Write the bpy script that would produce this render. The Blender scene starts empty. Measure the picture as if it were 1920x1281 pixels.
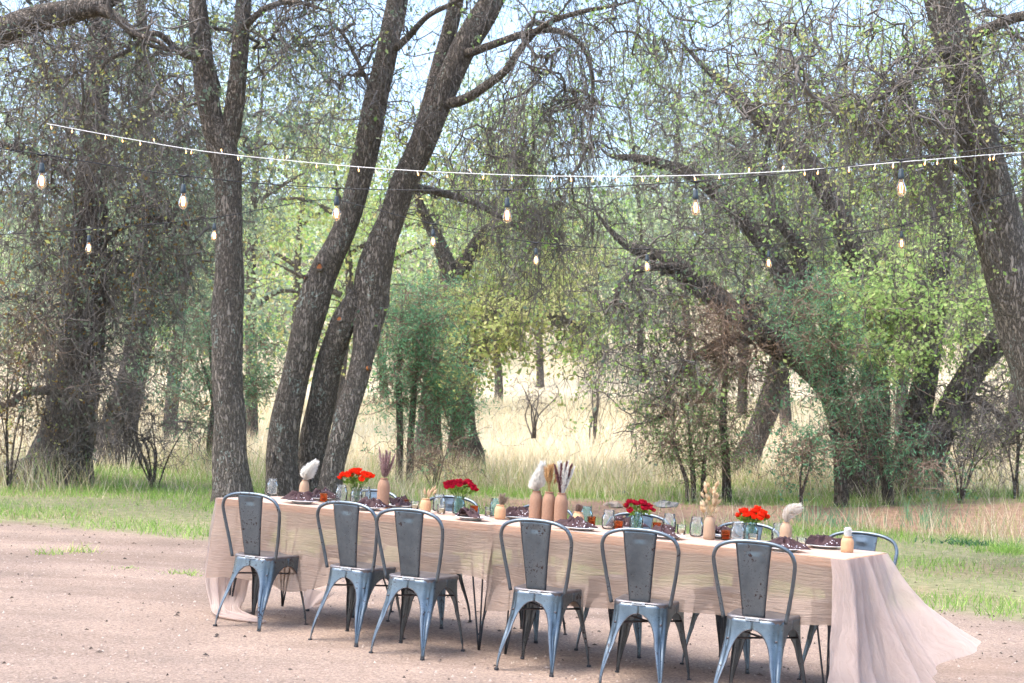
import bpy, math, random
import numpy as np
from mathutils import Matrix, Vector

random.seed(7)
rng = np.random.default_rng(11)
SC = bpy.context.scene
COL = SC.collection

# ------------------------------------------------------------------ camera
FPX, YH, CAMH = 2846.0, 785.0, 1.407        # focal length and horizon in 1920 px units
PITCH = math.atan((YH - 640.5) / FPX)
cam = bpy.data.cameras.new('camera')
cam.sensor_width = 36.0
cam.lens = 36.0 * FPX / 1920.0
cam.clip_start = 0.1
cam.clip_end = 3000
cam.dof.use_dof = True
cam.dof.focus_distance = 9.0
cam.dof.aperture_fstop = 8.0
camo = bpy.data.objects.new('camera', cam)
COL.objects.link(camo)
camo.location = (0, 0, CAMH)
camo.rotation_euler = (math.pi / 2 + PITCH, 0, 0)
SC.camera = camo

# ------------------------------------------------------------------ world, sun, exposure
SUN_EL, SUN_AZ = math.radians(67), math.radians(-112)   # azimuth from +Y (view axis), + = right
w = bpy.data.worlds.new('World'); SC.world = w; w.use_nodes = True
nt = w.node_tree
sky = nt.nodes.new('ShaderNodeTexSky'); sky.sky_type = 'NISHITA'; sky.sun_disc = False
sky.sun_elevation = SUN_EL
sky.sun_rotation = SUN_AZ
sky.air_density = 1.0; sky.dust_density = 3.2; sky.ozone_density = 1.0
bg = nt.nodes['Background']; bg.inputs['Strength'].default_value = 0.15
nt.links.new(sky.outputs[0], bg.inputs[0])
sun = bpy.data.lights.new('sun', 'SUN'); sun.energy = 1.05; sun.angle = math.radians(32.0)
sun.color = (1.0, 0.94, 0.84)
suno = bpy.data.objects.new('sun', sun); COL.objects.link(suno)
sd = Vector((math.sin(SUN_AZ) * math.cos(SUN_EL), math.cos(SUN_AZ) * math.cos(SUN_EL), math.sin(SUN_EL)))
suno.rotation_euler = sd.to_track_quat('Z', 'Y').to_euler()
SC.view_settings.view_transform = 'Standard'
SC.view_settings.look = 'None'
SC.view_settings.exposure = 1.93
SC.view_settings.gamma = 1.0
SC.view_settings.use_white_balance = True
SC.view_settings.white_balance_temperature = 6450
SC.view_settings.white_balance_tint = 9
SC.cycles.max_bounces = 4
SC.cycles.diffuse_bounces = 2
SC.cycles.glossy_bounces = 2
SC.cycles.transmission_bounces = 3
SC.cycles.transparent_max_bounces = 10
SC.cycles.use_adaptive_sampling = True
SC.cycles.adaptive_threshold = 0.04
SC.cycles.caustics_reflective = False
SC.cycles.caustics_refractive = False
SC.cycles.use_denoising = True

# ------------------------------------------------------------------ projection helpers
CF = np.array([0, math.cos(PITCH), math.sin(PITCH)])
CU = np.array([0, -math.sin(PITCH), math.cos(PITCH)])
CP = np.array([0, 0, CAMH])
RS = 0.0555                                   # the yard falls to the right

def ray(px, py):
    return CF + np.array([1.0, 0, 0]) * (px - 960) / FPX + CU * (640.5 - py) / FPX

def at(px, py, Y):
    d = ray(px, py)
    return CP + d * (Y / d[1])

def smooth(a, b, x):
    t = np.clip((x - a) / (b - a), 0, 1)
    return t * t * (3 - 2 * t)

def ground_z(x, y):
    x = np.asarray(x, float); y = np.asarray(y, float)
    tilt = -RS * 9.0 * np.tanh(x / 9.0) * np.where(x > 0, 1 - 0.93 * smooth(22.9, 25.3, y), 1 - 0.75 * smooth(30, 60, y))
    rise = 0.055 * np.clip(y - 44, 0, None) * smooth(44, 70, y) + 16 * smooth(85, 210, y) + 10 * smooth(150, 420, y)
    lump = 0.05 * np.sin(x * 0.7 + 1.3) * np.sin(y * 0.55) * smooth(17, 26, y)
    return tilt + rise + lump

def gpt(x, y, dz=0.0):
    return np.array([x, y, float(ground_z(x, y)) + dz])

# table frame -------------------------------------------------------
TH = math.radians(31.1)
T0 = np.array([-2.0216, 10.252]); TL, TWD, THT = 4.35, 0.72, 0.762
eu = np.array([math.cos(TH), -math.sin(TH), -RS * math.cos(TH)]); eu /= np.linalg.norm(eu)
ev = np.array([math.sin(TH), math.cos(TH), -RS * math.sin(TH)]); ev -= eu * ev.dot(eu); ev /= np.linalg.norm(ev)
ew = np.cross(eu, ev)
TO = np.array([T0[0], T0[1], float(ground_z(*T0))])

def TW(u, v, w=0.0):
    return TO + u * eu + v * ev + w * ew

TMAT = Matrix((( eu[0], ev[0], ew[0], TO[0]), (eu[1], ev[1], ew[1], TO[1]), (eu[2], ev[2], ew[2], TO[2]), (0, 0, 0, 1)))

def on_table(px, py, h=THT):
    d = ray(px, py); n = ew; p0 = TW(0, 0, h)
    t = (p0 - CP).dot(n) / d.dot(n)
    q = CP + d * t - p0
    return float(q.dot(eu)), float(q.dot(ev))

# ------------------------------------------------------------------ mesh helpers
def mesh_obj(name, V, F, mat=None, parent=None, smooth_shade=True, col=None, link=True, uv=None):
    V = np.asarray(V, np.float32).reshape(-1, 3)
    me = bpy.data.meshes.new(name)
    if isinstance(F, np.ndarray):
        n, k = F.shape
        me.vertices.add(len(V)); me.vertices.foreach_set('co', V.ravel())
        me.loops.add(n * k); me.loops.foreach_set('vertex_index', F.astype(np.int32).ravel())
        me.polygons.add(n)
        me.polygons.foreach_set('loop_start', np.arange(0, n * k, k, dtype=np.int32))
        me.polygons.foreach_set('loop_total', np.full(n, k, np.int32))
        me.update(calc_edges=True)
    else:
        me.from_pydata([tuple(map(float, v)) for v in V], [], [tuple(int(i) for i in f) for f in F])
        me.update()
    if smooth_shade:
        me.polygons.foreach_set('use_smooth', np.ones(len(me.polygons), bool))
    if col is not None:
        a = me.color_attributes.new('Col', 'FLOAT_COLOR', 'POINT')
        c = np.ones((len(V), 4), np.float32); c[:, :3] = col
        a.data.foreach_set('color', c.ravel())
    me.validate()
    if mat: me.materials.append(mat)
    o = bpy.data.objects.new(name, me)
    if link: COL.objects.link(o)
    if parent: o.parent = parent
    return o

def empty(name, mat4=None, loc=None):
    o = bpy.data.objects.new(name, None); COL.objects.link(o)
    o.empty_display_size = 0.1
    if mat4 is not None: o.matrix_world = mat4
    if loc is not None: o.location = loc
    return o

def tag(o, label, cat, group=None):
    o['label'] = label; o['category'] = cat
    if group: o['group'] = group
    return o

def copy_tree(o, parent=None):
    c = o.copy(); COL.objects.link(c)
    if parent: c.parent = parent
    for ch in list(o.children):
        copy_tree(ch, c)
    return c

class MB:
    """collects verts / faces of several shapes for one mesh"""
    def __init__(s): s.V = []; s.F = []; s.n = 0; s.C = []
    def add(s, V, F, c=None):
        V = np.asarray(V, float).reshape(-1, 3)
        s.V.append(V); s.F.extend([tuple(int(i) + s.n for i in f) for f in F]); s.n += len(V)
        if c is not None: s.C.append(np.tile(np.asarray(c, float), (len(V), 1)))
        return s
    def build(s, name, mat, parent=None, smooth_shade=True):
        return mesh_obj(name, np.vstack(s.V), s.F, mat, parent, smooth_shade, np.vstack(s.C) if s.C else None)

def tubes(P, R, sides=3, cap=False):
    """P (N,K,3), R (N,K) -> verts, quad faces"""
    P = np.asarray(P, float); R = np.asarray(R, float)
    N, K, _ = P.shape
    T = np.empty_like(P); T[:, 1:-1] = P[:, 2:] - P[:, :-2]; T[:, 0] = P[:, 1] - P[:, 0]; T[:, -1] = P[:, -1] - P[:, -2]
    T /= np.linalg.norm(T, axis=2, keepdims=True) + 1e-9
    mean = P[:, -1] - P[:, 0]; mean /= np.linalg.norm(mean, axis=1, keepdims=True) + 1e-9
    ref = np.where(np.abs(mean[:, 2:3]) < 0.8, np.array([[0, 0, 1.0]]), np.array([[1.0, 0.1, 0]]))
    ref = np.repeat(ref[:, None], K, 1)
    n1 = np.cross(T, ref); n1 /= np.linalg.norm(n1, axis=2, keepdims=True) + 1e-9
    n2 = np.cross(T, n1)
    ang = np.arange(sides) * 2 * math.pi / sides
    V = P[:, :, None] + R[:, :, None, None] * (np.cos(ang)[None, None, :, None] * n1[:, :, None] + np.sin(ang)[None, None, :, None] * n2[:, :, None])
    idx = np.arange(N * K * sides).reshape(N, K, sides)
    a = idx[:, :-1]; b = np.roll(idx, -1, 2)[:, :-1]; c = np.roll(idx, -1, 2)[:, 1:]; d = idx[:, 1:]
    F = np.stack([a, b, c, d], -1).reshape(-1, 4)
    return V.reshape(-1, 3), F

def catmull(pts, n):
    """resample control rows (any columns) with n samples per span"""
    pts = np.asarray(pts, float)
    ext = np.vstack([2 * pts[0] - pts[1], pts, 2 * pts[-1] - pts[-2]])
    out = []
    for i in range(1, len(ext) - 2):
        p0, p1, p2, p3 = ext[i - 1:i + 3]
        for k in range(n):
            t = k / n
            out.append(0.5 * (2 * p1 + (p2 - p0) * t + (2 * p0 - 5 * p1 + 4 * p2 - p3) * t * t + (3 * p1 - p0 - 3 * p2 + p3) * t ** 3))
    out.append(pts[-1])
    return np.array(out)

def lathe(profile, seg=28, close=False):
    """profile [(r,z)...] -> V,F"""
    V = []; F = []
    n = len(profile)
    for r, z in profile:
        for k in range(seg):
            a = 2 * math.pi * k / seg
            V.append((r * math.cos(a), r * math.sin(a), z))
    for i in range(n - 1):
        for k in range(seg):
            F.append((i * seg + k, i * seg + (k + 1) % seg, (i + 1) * seg + (k + 1) % seg, (i + 1) * seg + k))
    return np.array(V), F

def box(cx, cy, cz, sx, sy, sz):
    V = [(cx + a * sx / 2, cy + b * sy / 2, cz + c * sz / 2) for c in (-1, 1) for b in (-1, 1) for a in (-1, 1)]
    F = [(0, 2, 3, 1), (4, 5, 7, 6), (0, 1, 5, 4), (2, 6, 7, 3), (0, 4, 6, 2), (1, 3, 7, 5)]
    return V, F

def one_tube(path, r, sides=8, n=5, capped=True):
    p = catmull(path, n) if n else np.asarray(path, float)
    R = np.full(len(p), r) if np.isscalar(r) else np.interp(np.linspace(0, 1, len(p)), np.linspace(0, 1, len(r)), r)
    V, F = tubes(p[None], R[None], sides)
    F = [tuple(f) for f in F]
    if capped:
        F.append(tuple(range(sides))[::-1]); F.append(tuple(range(len(V) - sides, len(V))))
    return V, F

def bevel(o, wdt, seg=2):
    m = o.modifiers.new('bevel', 'BEVEL'); m.width = wdt; m.segments = seg; m.limit_method = 'ANGLE'; m.angle_limit = math.radians(35)
    return o

def solid(o, t, off=-1):
    m = o.modifiers.new('solid', 'SOLIDIFY'); m.thickness = t; m.offset = off
    return o

# ------------------------------------------------------------------ materials
def new_mat(name):
    m = bpy.data.materials.new(name); m.use_nodes = True
    nt = m.node_tree; b = nt.nodes['Principled BSDF']
    return m, nt, b

def N(nt, t, **kw):
    n = nt.nodes.new('ShaderNode' + t)
    for k, v in kw.items():
        if k in n.inputs: n.inputs[k].default_value = v
        else: setattr(n, k, v)
    return n

def L(nt, a, b): nt.links.new(a, b)

def ramp(nt, fac, stops):
    r = nt.nodes.new('ShaderNodeValToRGB')
    while len(r.color_ramp.elements) < len(stops): r.color_ramp.elements.new(0.5)
    for e, (p, c) in zip(r.color_ramp.elements, stops):
        e.position = p; e.color = (*c, 1) if len(c) == 3 else c
    L(nt, fac, r.inputs[0]); return r

def mixc(nt, fac, a, b, mode='MIX'):
    m = nt.nodes.new('ShaderNodeMix'); m.data_type = 'RGBA'; m.blend_type = mode
    for sock, val in ((m.inputs[0], fac), (m.inputs[6], a), (m.inputs[7], b)):
        if hasattr(val, 'is_linked') or hasattr(val, 'links'): L(nt, val, sock)
        elif isinstance(val, (int, float)): sock.default_value = val
        else: sock.default_value = (*val, 1)
    return m.outputs[2]

def coords(nt, scale=(1, 1, 1), kind='Object'):
    tc = nt.nodes.new('ShaderNodeTexCoord'); mp = nt.nodes.new('ShaderNodeMapping')
    mp.inputs['Scale'].default_value = scale
    L(nt, tc.outputs[kind], mp.inputs['Vector']); return mp.outputs[0]

def noise(nt, vec, scale, detail=4, rough=0.55):
    n = N(nt, 'TexNoise'); n.inputs['Scale'].default_value = scale; n.inputs['Detail'].default_value = detail; n.inputs['Roughness'].default_value = rough
    if vec is not None: L(nt, vec, n.inputs['Vector'])
    return n.outputs[0]

def bump(nt, b, h, strength, dist):
    bp = nt.nodes.new('ShaderNodeBump'); bp.inputs['Strength'].default_value = strength; bp.inputs['Distance'].default_value = dist
    L(nt, h, bp.inputs['Height']); L(nt, bp.outputs[0], b.inputs['Normal']); return bp

def mat_simple(name, c1, c2, scale=20, rough=0.7, metal=0.0, bmp=0.0, bdist=0.002, detail=4):
    m, nt, b = new_mat(name)
    v = coords(nt); f = noise(nt, v, scale, detail)
    r = ramp(nt, f, [(0.3, c1), (0.7, c2)])
    L(nt, r.outputs[0], b.inputs['Base Color'])
    b.inputs['Roughness'].default_value = rough; b.inputs['Metallic'].default_value = metal
    if bmp: bump(nt, b, f, bmp, bdist)
    return m

def mat_bark(name, dark, light, lichen, lich_amt, sc=1.0):
    m, nt, b = new_mat(name)
    v = coords(nt, (12.5 * sc, 12.5 * sc, 3.6 * sc))
    warp = N(nt, 'TexNoise'); warp.inputs['Scale'].default_value = 2.0; warp.inputs['Detail'].default_value = 3; L(nt, v, warp.inputs['Vector'])
    add = nt.nodes.new('ShaderNodeVectorMath'); add.operation = 'MULTIPLY_ADD'
    L(nt, warp.outputs['Color'], add.inputs[0]); add.inputs[1].default_value = (1.8, 1.8, 2.4); L(nt, v, add.inputs[2])
    vo = N(nt, 'TexVoronoi'); vo.feature = 'DISTANCE_TO_EDGE'; vo.inputs['Scale'].default_value = 1.5; L(nt, add.outputs[0], vo.inputs['Vector'])
    crack = ramp(nt, vo.outputs[0], [(0.0, (0, 0, 0)), (0.30, (1, 1, 1))])
    fine = noise(nt, v, 3.2, 6, 0.65)
    base = mixc(nt, fine, dark, light)
    c1 = mixc(nt, crack.outputs[0], tuple(x * 0.36 for x in dark), base)
    big = noise(nt, coords(nt, (1, 1, 0.7)), 2.6, 6, 0.7)
    fl = noise(nt, coords(nt, (1, 1, 1)), 26, 3, 0.6)
    mul = nt.nodes.new('ShaderNodeMath'); mul.operation = 'MULTIPLY'; L(nt, big, mul.inputs[0]); L(nt, fl, mul.inputs[1])
    lr = ramp(nt, mul.outputs[0], [(0.36 - 0.12 * lich_amt, (0, 0, 0)), (0.42 - 0.12 * lich_amt, (1, 1, 1))])
    c2 = mixc(nt, lr.outputs[0], c1, lichen)
    L(nt, c2, b.inputs['Base Color']); b.inputs['Roughness'].default_value = 0.92
    hm = mixc(nt, 0.35, crack.outputs[0], fine)
    bump(nt, b, hm, 1.0, 0.05)
    return m

def mat_twig(name, a, b_):
    m, nt, b = new_mat(name)
    at_ = nt.nodes.new('ShaderNodeAttribute'); at_.attribute_name = 'Col'
    f = noise(nt, coords(nt), 1.3, 3)
    L(nt, mixc(nt, f, a, b_), b.inputs['Base Color']); b.inputs['Roughness'].default_value = 0.9
    return m

def mat_leaf(name, trans=0.45):
    """leaf colour from a per-leaf colour attribute; light passes through"""
    m, nt, b = new_mat(name)
    at_ = nt.nodes.new('ShaderNodeAttribute'); at_.attribute_name = 'Col'
    nt.nodes.remove(b)
    d = nt.nodes.new('ShaderNodeBsdfDiffuse'); t = nt.nodes.new('ShaderNodeBsdfTranslucent'); mx = nt.nodes.new('ShaderNodeMixShader')
    mx.inputs[0].default_value = trans
    L(nt, at_.outputs['Color'], d.inputs[0]); L(nt, at_.outputs['Color'], t.inputs[0])
    L(nt, d.outputs[0], mx.inputs[1]); L(nt, t.outputs[0], mx.inputs[2])
    L(nt, mx.outputs[0], nt.nodes['Material Output'].inputs[0])
    return m

M = {}
M['bark'] = mat_bark('oak_bark', (0.235, 0.187, 0.147), (0.47, 0.39, 0.32), (0.40, 0.45, 0.38), 0.30)
M['bark_dark'] = mat_bark('dark_bark', (0.135, 0.108, 0.09), (0.32, 0.267, 0.225), (0.30, 0.33, 0.29), 0.22, 0.8)
M['scar'] = mat_simple('cut_wood', (0.22, 0.06, 0.02), (0.52, 0.19, 0.06), 25, 0.85)
M['twig'] = mat_twig('grey_twig', (0.075, 0.063, 0.056), (0.21, 0.183, 0.163))
M['twig_brown'] = mat_twig('brown_twig', (0.13, 0.088, 0.062), (0.28, 0.20, 0.15))
M['leaf'] = mat_leaf('leaf', 0.55)
M['needle'] = mat_leaf('needle', 0.45)
M['blade'] = mat_leaf('grass_blade', 0.4)

# ------------------------------------------------------------------ ground
def fbm2(x, y, seed=0):
    r = np.random.default_rng(seed); out = np.zeros_like(x); a = 1.0
    for o in range(5):
        k = 2.0 ** o
        for _ in range(3):
            th = r.uniform(0, 6.28); ph = r.uniform(0, 6.28)
            out += a * np.sin(k * (x * math.cos(th) + y * math.sin(th)) + ph) / 3
        a *= 0.55
    return out

def gravel_edge(x): return 13.9 - 0.47 * x

def region(x, y):
    """weights gravel, grass, dirt, straw for a ground point"""
    wob = fbm2(x * 1.3, y * 1.3, 3)
    e = gravel_edge(x) + 0.55 * wob
    grass = smooth(-0.25, 0.5, y - e)
    patch = smooth(0.1, 1.0, fbm2(x * 1.1 + 5, y * 0.9, 8))        # bare patches on the right
    bare = patch * smooth(1.5, 4.0, x) * smooth(30, 24, y)
    c = 24.0
    dirt = smooth(-1.9, -1.1, y - c + 0.45 * wob) * smooth(1.9, 1.1, y - c + 0.4 * wob) * smooth(-2.2, 0.2, x + 0.5 * wob)
    straw = smooth(0, 6, y - (28 - 0.05 * x) + 1.2 * wob)
    dirt = np.maximum(dirt, 0.55 * bare)
    return grass, dirt, straw

def build_ground():
    ys = np.concatenate([np.arange(3, 40, 0.16), np.arange(40, 90, 0.8), np.geomspace(90, 700, 44)])
    xs_n = np.linspace(-1, 1, 201)
    xs_n = np.sign(xs_n) * (np.abs(xs_n) ** 1.3)
    Y, S = np.meshgrid(ys, xs_n, indexing='ij')
    X = S * (12 + 0.9 * Y)
    Z = ground_z(X, Y)
    g, d, s = region(X, Y)
    near = (1 - g) * smooth(60, 30, Y)
    Z = Z + 0.006 * fbm2(X * 3, Y * 3, 5) * near + 0.03 * d * fbm2(X * 4, Y * 4, 6)
    # the yard under table and chairs stays even
    V = np.stack([X, Y, Z], -1).reshape(-1, 3)
    n, k = Y.shape
    i = np.arange(n * k).reshape(n, k)
    F = np.stack([i[:-1, :-1], i[:-1, 1:], i[1:, 1:], i[1:, :-1]], -1).reshape(-1, 4)
    col = np.stack([g, d, s], -1).reshape(-1, 3)
    m, nt, b = new_mat('yard_ground')
    a = nt.nodes.new('ShaderNodeAttribute'); a.attribute_name = 'Col'
    sep = nt.nodes.new('ShaderNodeSeparateColor'); L(nt, a.outputs['Color'], sep.inputs[0])
    vec = coords(nt)
    n1 = noise(nt, vec, 1.1, 5); n2 = noise(nt, vec, 55, 6, 0.7); n3 = noise(nt, vec, 9, 5)
    vo = N(nt, 'TexVoronoi'); vo.inputs['Scale'].default_value = 75; L(nt, vec, vo.inputs['Vector'])
    peb = ramp(nt, vo.outputs['Color'], [(0.0, (0.10, 0.07, 0.053)), (0.4, (0.235, 0.172, 0.134)), (0.8, (0.325, 0.245, 0.195)), (1.0, (0.42, 0.335, 0.28))])
    grit = ramp(nt, n2, [(0.32, (0.06, 0.043, 0.033)), (0.48, (0.24, 0.176, 0.138)), (0.66, (0.42, 0.33, 0.27))])
    gravel = mixc(nt, 0.5, peb.outputs[0], grit.outputs[0])
    tone = ramp(nt, n1, [(0.3, (0.76, 0.74, 0.73)), (0.7, (1.10, 1.07, 1.04))])
    gravel = mixc(nt, 1.0, gravel, tone.outputs[0], 'MULTIPLY')
    rut = ramp(nt, noise(nt, coords(nt, (0.22, 1.3, 1)), 1.0, 5, 0.6), [(0.36, (0.80, 0.77, 0.75)), (0.5, (1, 1, 1)), (0.66, (1.10, 1.09, 1.08))])
    gravel = mixc(nt, 1.0, gravel, rut.outputs[0], 'MULTIPLY')
    soil = ramp(nt, n3, [(0.3, (0.17, 0.098, 0.06)), (0.7, (0.34, 0.215, 0.14))]).outputs[0]
    turf = ramp(nt, n3, [(0.3, (0.115, 0.135, 0.05)), (0.55, (0.20, 0.19, 0.09)), (0.75, (0.33, 0.27, 0.18))]).outputs[0]
    straw = ramp(nt, n3, [(0.3, (0.40, 0.33, 0.21)), (0.7, (0.58, 0.49, 0.34))]).outputs[0]
    c = mixc(nt, sep.outputs[0], gravel, turf)
    c = mixc(nt, sep.outputs[2], c, straw)
    c = mixc(nt, sep.outputs[1], c, soil)
    L(nt, c, b.inputs['Base Color']); b.inputs['Roughness'].default_value = 0.95
    hh = mixc(nt, 0.5, vo.outputs['Distance'], n2)
    bump(nt, b, hh, 0.7, 0.012)
    o = mesh_obj('ground', V, F, m, None, True, col)
    o['kind'] = 'structure'
    return o
build_ground()


# ================================================================== trees
def limb_px(pts, Y, n=6):
    """pts rows (px, py, width_px[, dY]) at distance Y -> world centre line + radii"""
    rows = []
    for p in pts:
        y = Y + (p[3] if len(p) > 3 else 0)
        q = at(p[0], p[1], y)
        rows.append([*q, 0.5 * p[2] * y / FPX])
    R_ = catmull(rows, n)
    k_ = len(R_); s_ = np.arange(k_) / (k_ - 1)
    R_[:, 3] = np.maximum(R_[:, 3] * np.clip((1.0 - s_) / .22, .10, 1) ** .8, .004)
    return R_

def trunk_mesh(rows, sides=22, rough=0.06, seed=0, flare=0.0):
    """one trunk or limb as a lumpy tapering tube"""
    r = np.random.default_rng(seed)
    P = rows[:, :3]; R = rows[:, 3].copy()
    n = len(P)
    if flare:
        t = np.arange(n) / max(1, n - 1)
        R = R * (1 + flare * np.exp(-t * n / 2.2))
    V, F = tubes(P[None], R[None], sides)
    C = np.repeat(P, sides, 0); d = V - C
    a = np.tile(np.arange(sides) * 2 * math.pi / sides, n); k = np.repeat(np.arange(n), sides)
    ph = r.uniform(0, 6.28, 6)
    lump = (np.sin(2 * a + ph[0] + k * .35) + .7 * np.sin(3 * a + ph[1] - k * .5) + .6 * np.sin(5 * a + ph[2] + k * .8) + .6 * np.sin(k * .9 + ph[3] + a) + .5 * np.sin(8 * a + ph[4] + k * .6) * np.sin(k * .5 + ph[5])) / 2.5
    V = C + d * (1 + rough * lump)[:, None]
    return V, F

def grow(limbs, targets, r0=.006, expo=2.35, rmax=.07, jit=.16, sag=.05, seed=0):
    """connect target points to the limbs as a branching network; returns tube paths"""
    rs = np.random.default_rng(seed)
    nodes = np.vstack([l[:, :3] for l in limbs]); lim_r = np.concatenate([l[:, 3] for l in limbs])
    nl = len(nodes)
    d0 = np.array([np.min(np.linalg.norm(nodes - t, axis=1)) for t in targets])
    order = np.argsort(d0); targets = targets[order]; d0 = d0[order]
    allp = np.empty((nl + len(targets), 3)); allp[:nl] = nodes; m = nl
    par = np.full(len(allp), -1); depth = np.zeros(len(allp)); depth[nl:] = d0
    for t in targets:
        d = np.linalg.norm(allp[:m] - t, axis=1)
        cost = d * (1 + 0.0 * d) + 0.10 * np.where(np.arange(m) < nl, 0, 0) + np.where(np.arange(m) < nl, .35, 0)
        j = int(np.argmin(cost)); par[m] = j; allp[m] = t; m += 1
    acc = np.zeros(len(allp))
    rad = np.zeros(len(allp))
    for i in range(len(allp) - 1, nl - 1, -1):
        rad[i] = max(r0, acc[i] ** (1 / expo)) if acc[i] > 0 else r0
        rad[i] = min(rad[i], rmax)
        if par[i] >= nl: acc[par[i]] += rad[i] ** expo
    ci = np.arange(nl, len(allp)); pi = par[ci]
    A, B = allp[pi], allp[ci]
    ln = np.linalg.norm(B - A, axis=1)
    K = 5; s = np.linspace(0, 1, K)
    off = rs.normal(size=(len(ci), 3)) * (jit * ln)[:, None]
    off2 = rs.normal(size=(len(ci), K, 3)) * (.055 * ln)[:, None, None]; off2[:, 0] = 0; off2[:, -1] = 0
    P = A[:, None] * (1 - s)[None, :, None] + B[:, None] * s[None, :, None] + off[:, None] * (np.sin(s * math.pi))[None, :, None] + off2
    P[..., 2] += (np.sin(s * math.pi) * sag)[None] * ln[:, None]
    rb = rad[ci]; ra = np.where(pi >= nl, np.minimum(rad[pi], rb * 1.35), np.minimum(rb * 1.5, lim_r[np.clip(pi, 0, nl - 1)]))
    Rr = ra[:, None] * (1 - s) + rb[:, None] * s
    return P, Rr

def strips(P, R, rs):
    n, K, _ = P.shape
    T = P[:, -1] - P[:, 0]; T /= np.linalg.norm(T, axis=1, keepdims=True) + 1e-9
    s_ = np.cross(T, rs.normal(size=(n, 3))); s_ /= np.linalg.norm(s_, axis=1, keepdims=True) + 1e-9
    V = np.stack([P - s_[:, None] * R[..., None], P + s_[:, None] * R[..., None]], 2)
    i = np.arange(n * K * 2).reshape(n, K, 2)
    F = np.stack([i[:, :-1, 0], i[:, :-1, 1], i[:, 1:, 1], i[:, 1:, 0]], -1).reshape(-1, 4)
    return V.reshape(-1, 3), F

def twigs(P, n, ln, droop, r, rs, out=.4, K=4, spread=1.0):
    """n fine twigs from random places on paths P (M,K,3)"""
    i = rs.integers(len(P), size=n); t = rs.uniform(.1, 1, n) * (P.shape[1] - 1)
    a = np.floor(t).astype(int).clip(0, P.shape[1] - 2); f = (t - a)[:, None]
    S = P[i, a] * (1 - f) + P[i, a + 1] * f
    tg = P[i, a + 1] - P[i, a]; tg /= np.linalg.norm(tg, axis=1, keepdims=True) + 1e-9
    d = rs.normal(size=(n, 3)) * spread + tg * out; d /= np.linalg.norm(d, axis=1, keepdims=True)
    L_ = ln * rs.uniform(.4, 1.25, n)
    s = np.linspace(0, 1, K)
    Q = S[:, None] + d[:, None] * (L_[:, None] * s)[..., None]
    dr = droop * rs.uniform(.3, 1.5, n)
    Q[..., 2] -= (dr * L_)[:, None] * s ** 1.8
    Q[:, 1:] += rs.normal(size=(n, K - 1, 3)) * (L_ * .07)[:, None, None]
    R_ = (r * rs.uniform(.6, 1.3, n))[:, None] * (1 - .7 * s)
    return Q, R_

def leaf_quads(S, size, rs, pal, aspect=.55, vert=0.0, keep=None):
    """rhombic leaves at points S"""
    n = len(S)
    d = rs.normal(size=(n, 3)); d[:, 2] -= vert; d /= np.linalg.norm(d, axis=1, keepdims=True)
    q = rs.normal(size=(n, 3)); s = np.cross(d, q); s /= np.linalg.norm(s, axis=1, keepdims=True) + 1e-9
    sz = size * rs.uniform(.55, 1.35, n)[:, None]
    V = np.stack([S, S + d * sz * .5 + s * sz * aspect * .5, S + d * sz, S + d * sz * .5 - s * sz * aspect * .5], 1)
    F = np.arange(n * 4).reshape(n, 4)
    pal = np.asarray(pal); c = pal[rs.integers(len(pal), size=n)] * rs.uniform(.75, 1.25, (n, 1))
    return V.reshape(-1, 3), F, np.repeat(c, 4, 0)

def sample_paths(Q, n, rs, lo=.3):
    i = rs.integers(len(Q), size=n); t = rs.uniform(lo, 1, n) * (Q.shape[1] - 1)
    a = np.floor(t).astype(int).clip(0, Q.shape[1] - 2); f = (t - a)[:, None]
    return Q[i, a] * (1 - f) + Q[i, a + 1] * f

def clump_pts(clumps, Y, rs):
    """clumps rows (px, py, rx_px, ry_px, n[, dY, depth_half_m]) -> points in ellipsoids"""
    out = []
    for c in clumps:
        px, py, rx, ry, n = c[:5]; dY = c[5] if len(c) > 5 else 0; dz = c[6] if len(c) > 6 else 2.0
        q = np.clip(rs.normal(size=(n, 3)) * .52, -1.25, 1.25)
        y = np.clip(Y + dY + q[:, 1] * dz, 12.5, None)
        cen = at(px, py, Y + dY); k = (Y + dY) / FPX
        out.append(np.stack([cen[0] + q[:, 0] * rx * k, y, cen[2] + q[:, 2] * ry * k], -1))
    P = np.vstack(out)
    P[:, 2] = np.maximum(P[:, 2], ground_z(P[:, 0], P[:, 1]) + .35)
    return P

PALE = [(.48, .58, .35), (.56, .63, .43), (.42, .53, .31)]  # far foliage only: sunlit glow lightened into the leaf colour
TWK, SUBK = .48, .62
GREY = [(.10, .12, .08), (.15, .155, .105)]
YEL = [(.48, .49, .17), (.52, .52, .22), (.42, .46, .16), (.57, .52, .24)]
LIME = [(.36, .54, .16), (.46, .60, .22), (.30, .46, .14), (.52, .61, .25)]
OLIVE = [(.22, .29, .19), (.28, .35, .23), (.32, .37, .24), (.20, .27, .21)]
RUST = [(.30, .20, .07), (.36, .24, .08), (.24, .14, .06), (.30, .27, .10)]
JUNI = [(.15, .31, .18), (.19, .38, .22), (.13, .27, .15), (.25, .42, .22)]
DEADJ = [(.36, .22, .14), (.44, .29, .19), (.28, .19, .13)]

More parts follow.
